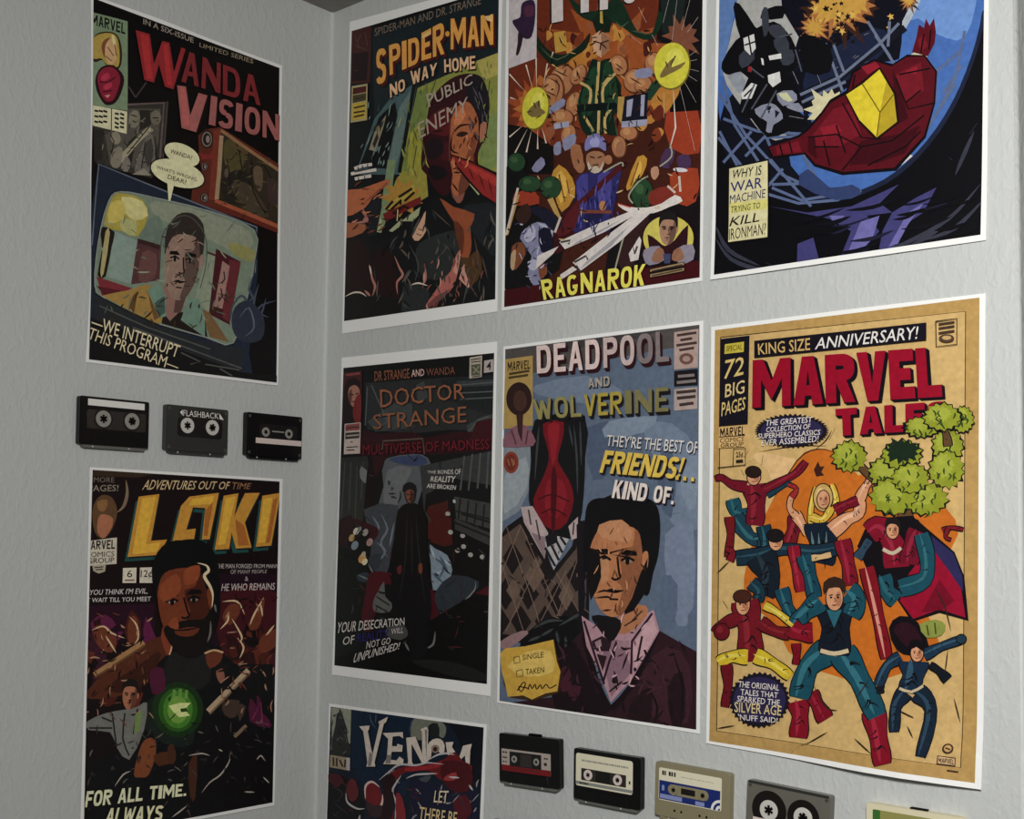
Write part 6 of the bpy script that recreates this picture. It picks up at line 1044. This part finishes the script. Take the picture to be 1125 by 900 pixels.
def lettering(root, text, m, q, y, name='label_lettering'):
    """small flat letters stretched over q = x0, x1, ztop, zbottom"""
    vs, fs = glyphs(text, .0); bm = bmesh.new()
    bv = [bm.verts.new((q[0] + (q[1]-q[0])*u, y, q[2] + (q[3]-q[2])*v)) for u, v in vs]
    for f in fs:
        try: bm.faces.new([bv[i] for i in f])
        except ValueError: pass
    bm.normal_update()
    for f in bm.faces:
        if f.normal.y > 0: f.normal_flip()
    return link(name, bm, m, root)
def bars(root, m, rows, y, name='fine_print'):
    bm = bmesh.new()
    for u0, u1, v0, v1, n in rows:
        for k in range(n):
            a = u0 + (u1-u0)*k/n; b = a + (u1-u0)/n*(.62 if k % 3 else .8)
            prism(bm, [(X(a), Z(v1)), (X(b), Z(v1)), (X(b), Z(v0)), (X(a), Z(v0))], y, y - .0001)
    return link(name, bm, m, root)

# left wall, a row of three between the posters
t = cassette('black cassette with a white strip along its top edge, left wall', 'L', .3500, .1588, 0, M_BLACK, screws=False)
plate('label', M_WHITE, t, X(.105), X(.925), Z(.185), Z(.05), FRONT, .0003, .0006)
plate('window', M_WIN, t, X(.10), X(.95), Z(.66), Z(.27), FRONT, .0003, .002)
reels(t, (.325, .74), .445, .0104, M_GREYREEL, FRONT - .0003, (.013, .013))
t = cassette('smoky grey cassette with jagged white lettering above two pale reels, left wall middle', 'L', .2265, .1588, 0, M_SMOKE, M_SMOKE)
plate('window', M_DARKWIN, t, X(.17), X(.90), Z(.68), Z(.25), FRONT, .0002, .006)
plate('label', M_PRINT, t, X(.19), X(.93), Z(.245), Z(.08), FRONT, .0003, .0015)
lettering(t, 'FLASHBACK', M_WHITE, (X(.255), X(.83), Z(.095), Z(.225)), FRONT - .0005)
plate('label_arrow', M_WHITE, t, 0, 0, 0, 0, FRONT - .0003, .0002, pts=[(X(.205), Z(.15)), (X(.245), Z(.09)), (X(.245), Z(.22))]); plate('label_arrow', M_WHITE, t, 0, 0, 0, 0, FRONT - .0003, .0002, pts=[(X(.84), Z(.09)), (X(.92), Z(.235)), (X(.85), Z(.225))])
reels(t, (.325, .73), .43, .0103, M_REEL, FRONT - .0002, (.0125, .014))
plate('ridge', M_SMOKE, t, X(.14), X(.90), Z(.725), Z(.70), FRONT, .0006, .0004)
plate('side_ridge', M_SMOKE, t, X(.05), X(.075), Z(.85), Z(.1), FRONT, .0005, .0004)
t = cassette('black cassette with a white strip below its small reels, nearest the room corner', 'L', .0975, .1593, 0, M_BLACK, M_BLACK)
plate('window', M_DARKWIN, t, X(.22), X(.90), Z(.60), Z(.24), FRONT, .0002, .003)
reels(t, (.325, .745), .43, .0066, M_GREYREEL, FRONT - .0002, (.0115, .0085))
plate('window_line', M_GREYREEL, t, X(.42), X(.66), Z(.415), Z(.385), FRONT - .0002, .0002, .0003)
plate('label', M_PINKISH, t, X(.155), X(.985), Z(.70), Z(.575), FRONT - .0002, .0003, .0005)
# long wall, the row under the posters
t = cassette('black cassette with a red band and dark label window, beside the bottom poster', 'R', .4140, -.2540, 2.0, M_BLACK, screws=False)
lb = plate('label', M_AGED, t, X(.045), X(.868), Z(.76), Z(.315), FRONT, .0002, .0006)
plate('label_band', M_REDBAND, lb, X(.045), X(.868), Z(.765), Z(.645), FRONT - .0002, .0001, .0003)
w = plate('window', M_DARKWIN, t, X(.185), X(.715), Z(.655), Z(.355), FRONT - .0002, .0002, .0006); plate('window_stripe', M_WIN, w, X(.37), X(.56), Z(.64), Z(.38), FRONT - .0004, .0001, .0003)
reels(t, (.27, .64), .505, .0044, M_GREYREEL, FRONT - .0004)
bars(lb, M_PRINT, [(.06, .16, .37, .40, 2), (.06, .16, .48, .505, 1), (.06, .16, .57, .59, 2), (.76, .84, .40, .43, 2), (.76, .82, .50, .56, 1), (.20, .70, .69, .71, 14)], FRONT - .0003)
tab(t, .47, .665)
t = cassette('black cassette with a large cream label, second in the row under the long wall posters', 'R', .5350, -.2588, 0.3, M_BLACK, screws=False)
lb = plate('label', M_IVORY, t, X(.04), X(.895), Z(.725), Z(.085), FRONT, .0003, .003)
plate('label_band', M_GREYBAND, lb, X(.04), X(.895), Z(.695), Z(.635), FRONT - .0003, .0001, .0002)
w = plate('window', M_WIN, t, X(.125), X(.80), Z(.605), Z(.37), FRONT - .0003, .0002, .0005); plate('window_stripe', M_DARKWIN, w, X(.345), X(.565), Z(.60), Z(.375), FRONT - .0005, .0001, .0003)
reels(t, (.235, .68), .487, .0062, M_PINKISH, FRONT - .0005)
bars(lb, M_GREYBAND, [(.13, .84, .20, .235, 24)], FRONT - .0004); bars(lb, M_PRINT, [(.10, .24, .648, .685, 6)], FRONT - .0004); bars(lb, M_PRINT, [(.84, .87, .47, .53, 1)], FRONT - .0004)
t = cassette('tan cassette with navy blue and cream label, right of the cream labelled black one', 'R', .6537, -.2594, -.6, M_TAN, M_TAN, screws=False)
lb = plate('label', M_IVORY, t, X(.055), X(.90), Z(.70), Z(.10), FRONT, .0003, .002)
plate('label_band', M_BLUE, lb, X(.062), X(.885), Z(.685), Z(.335), FRONT - .0003, .0001, .0003)
plate('label_band', M_LILAC, lb, X(.075), X(.38), Z(.665), Z(.585), FRONT - .0004, .0001, .0003); plate('label_band', M_LILAC, lb, X(.56), X(.68), Z(.675), Z(.60), FRONT - .0004, .0001, .0003); plate('label_mark', M_LILAC, lb, X(.10), X(.135), Z(.52), Z(.42), FRONT - .0004, .0001, .0006)
w = plate('window_surround', M_TAN, t, X(.185), X(.735), Z(.57), Z(.375), FRONT - .0003, .0003, .006); plate('window', M_TAPE, w, X(.365), X(.555), Z(.525), Z(.415), FRONT - .0006, .0001, .0005)
reels(t, (.265, .66), .475, .0058, M_TAN, FRONT - .0005)
for k, r in enumerate((.0115, .0085, .0055, .0025)):
    p = [q for q in circle(X(.885), Z(.69), r, 20, 90, 180)] + [(X(.885), Z(.69))]
    plate('label_rings', M_WHITE if k % 2 == 0 else M_BLUE, lb, 0, 0, 0, 0, FRONT - .0005 - k*.00005, .00005, pts=p)
bars(lb, M_PRINT, [(.10, .165, .15, .23, 2), (.19, .30, .15, .23, 3)], FRONT - .0004); bars(lb, M_GREYBAND, [(.36, .80, .205, .215, 12)], FRONT - .0004)
for x in (-.021, -.012, .012, .021): disc('locating_hole', M_HOLE, t, x, .0125, .0014, FRONT - .0009, .0001)
t = cassette('translucent grey cassette showing two dark tape packs, right of the tan one', 'R', .7727, -.2640, -2.0, M_CLEAR, M_CLEAR)
plate('top_edge', M_SMOKE, t, X(.02), X(.98), Z(.05), Z(.0), FRONT, .0003, .0005)
reels(t, (.285, .695), .46, .0106, M_REEL, FRONT, (.0205, .0185))
plate('label', M_PINKISH, t, X(.10), X(.40), Z(.80), Z(.62), FRONT - .0014, .0002, .0006)
t = cassette('cream cassette with a green and olive label, lowest right under the tan poster', 'R', .9085, -.2655, 0.2, M_CREAM, M_CREAM, screws=False)
lb = plate('label', M_OLIVE, t, X(.075), X(.93), Z(.72), Z(.09), FRONT, .0003, .003); plate('label_band', M_GREEN, lb, X(.075), X(.155), Z(.72), Z(.09), FRONT - .0003, .0001, .0015)
plate('window', M_DARKWIN, t, X(.28), X(.74), Z(.60), Z(.40), FRONT - .0003, .0002, .002); reels(t, (.33, .69), .5, .0058, M_REEL, FRONT - .0005)
tab(t, .45, .63, .0016)
p9 = wall_pt('R', 544.6, 898.6)
t = cassette('dark cassette peeking up at the bottom frame edge, below the red banded one', 'R', p9[0] + CW/2 - .0012, p9[1] + .0012, 2.2, M_BLACK, screws=False)
plate('label', M_WHITE, t, X(.08), X(.92), Z(.40), Z(.12), FRONT, .0003, .0006); plate('window', M_WIN, t, X(.2), X(.8), Z(.66), Z(.44), FRONT, .0003, .002); reels(t, (.32, .68), .55, .0055, M_GREYREEL, FRONT - .0003)
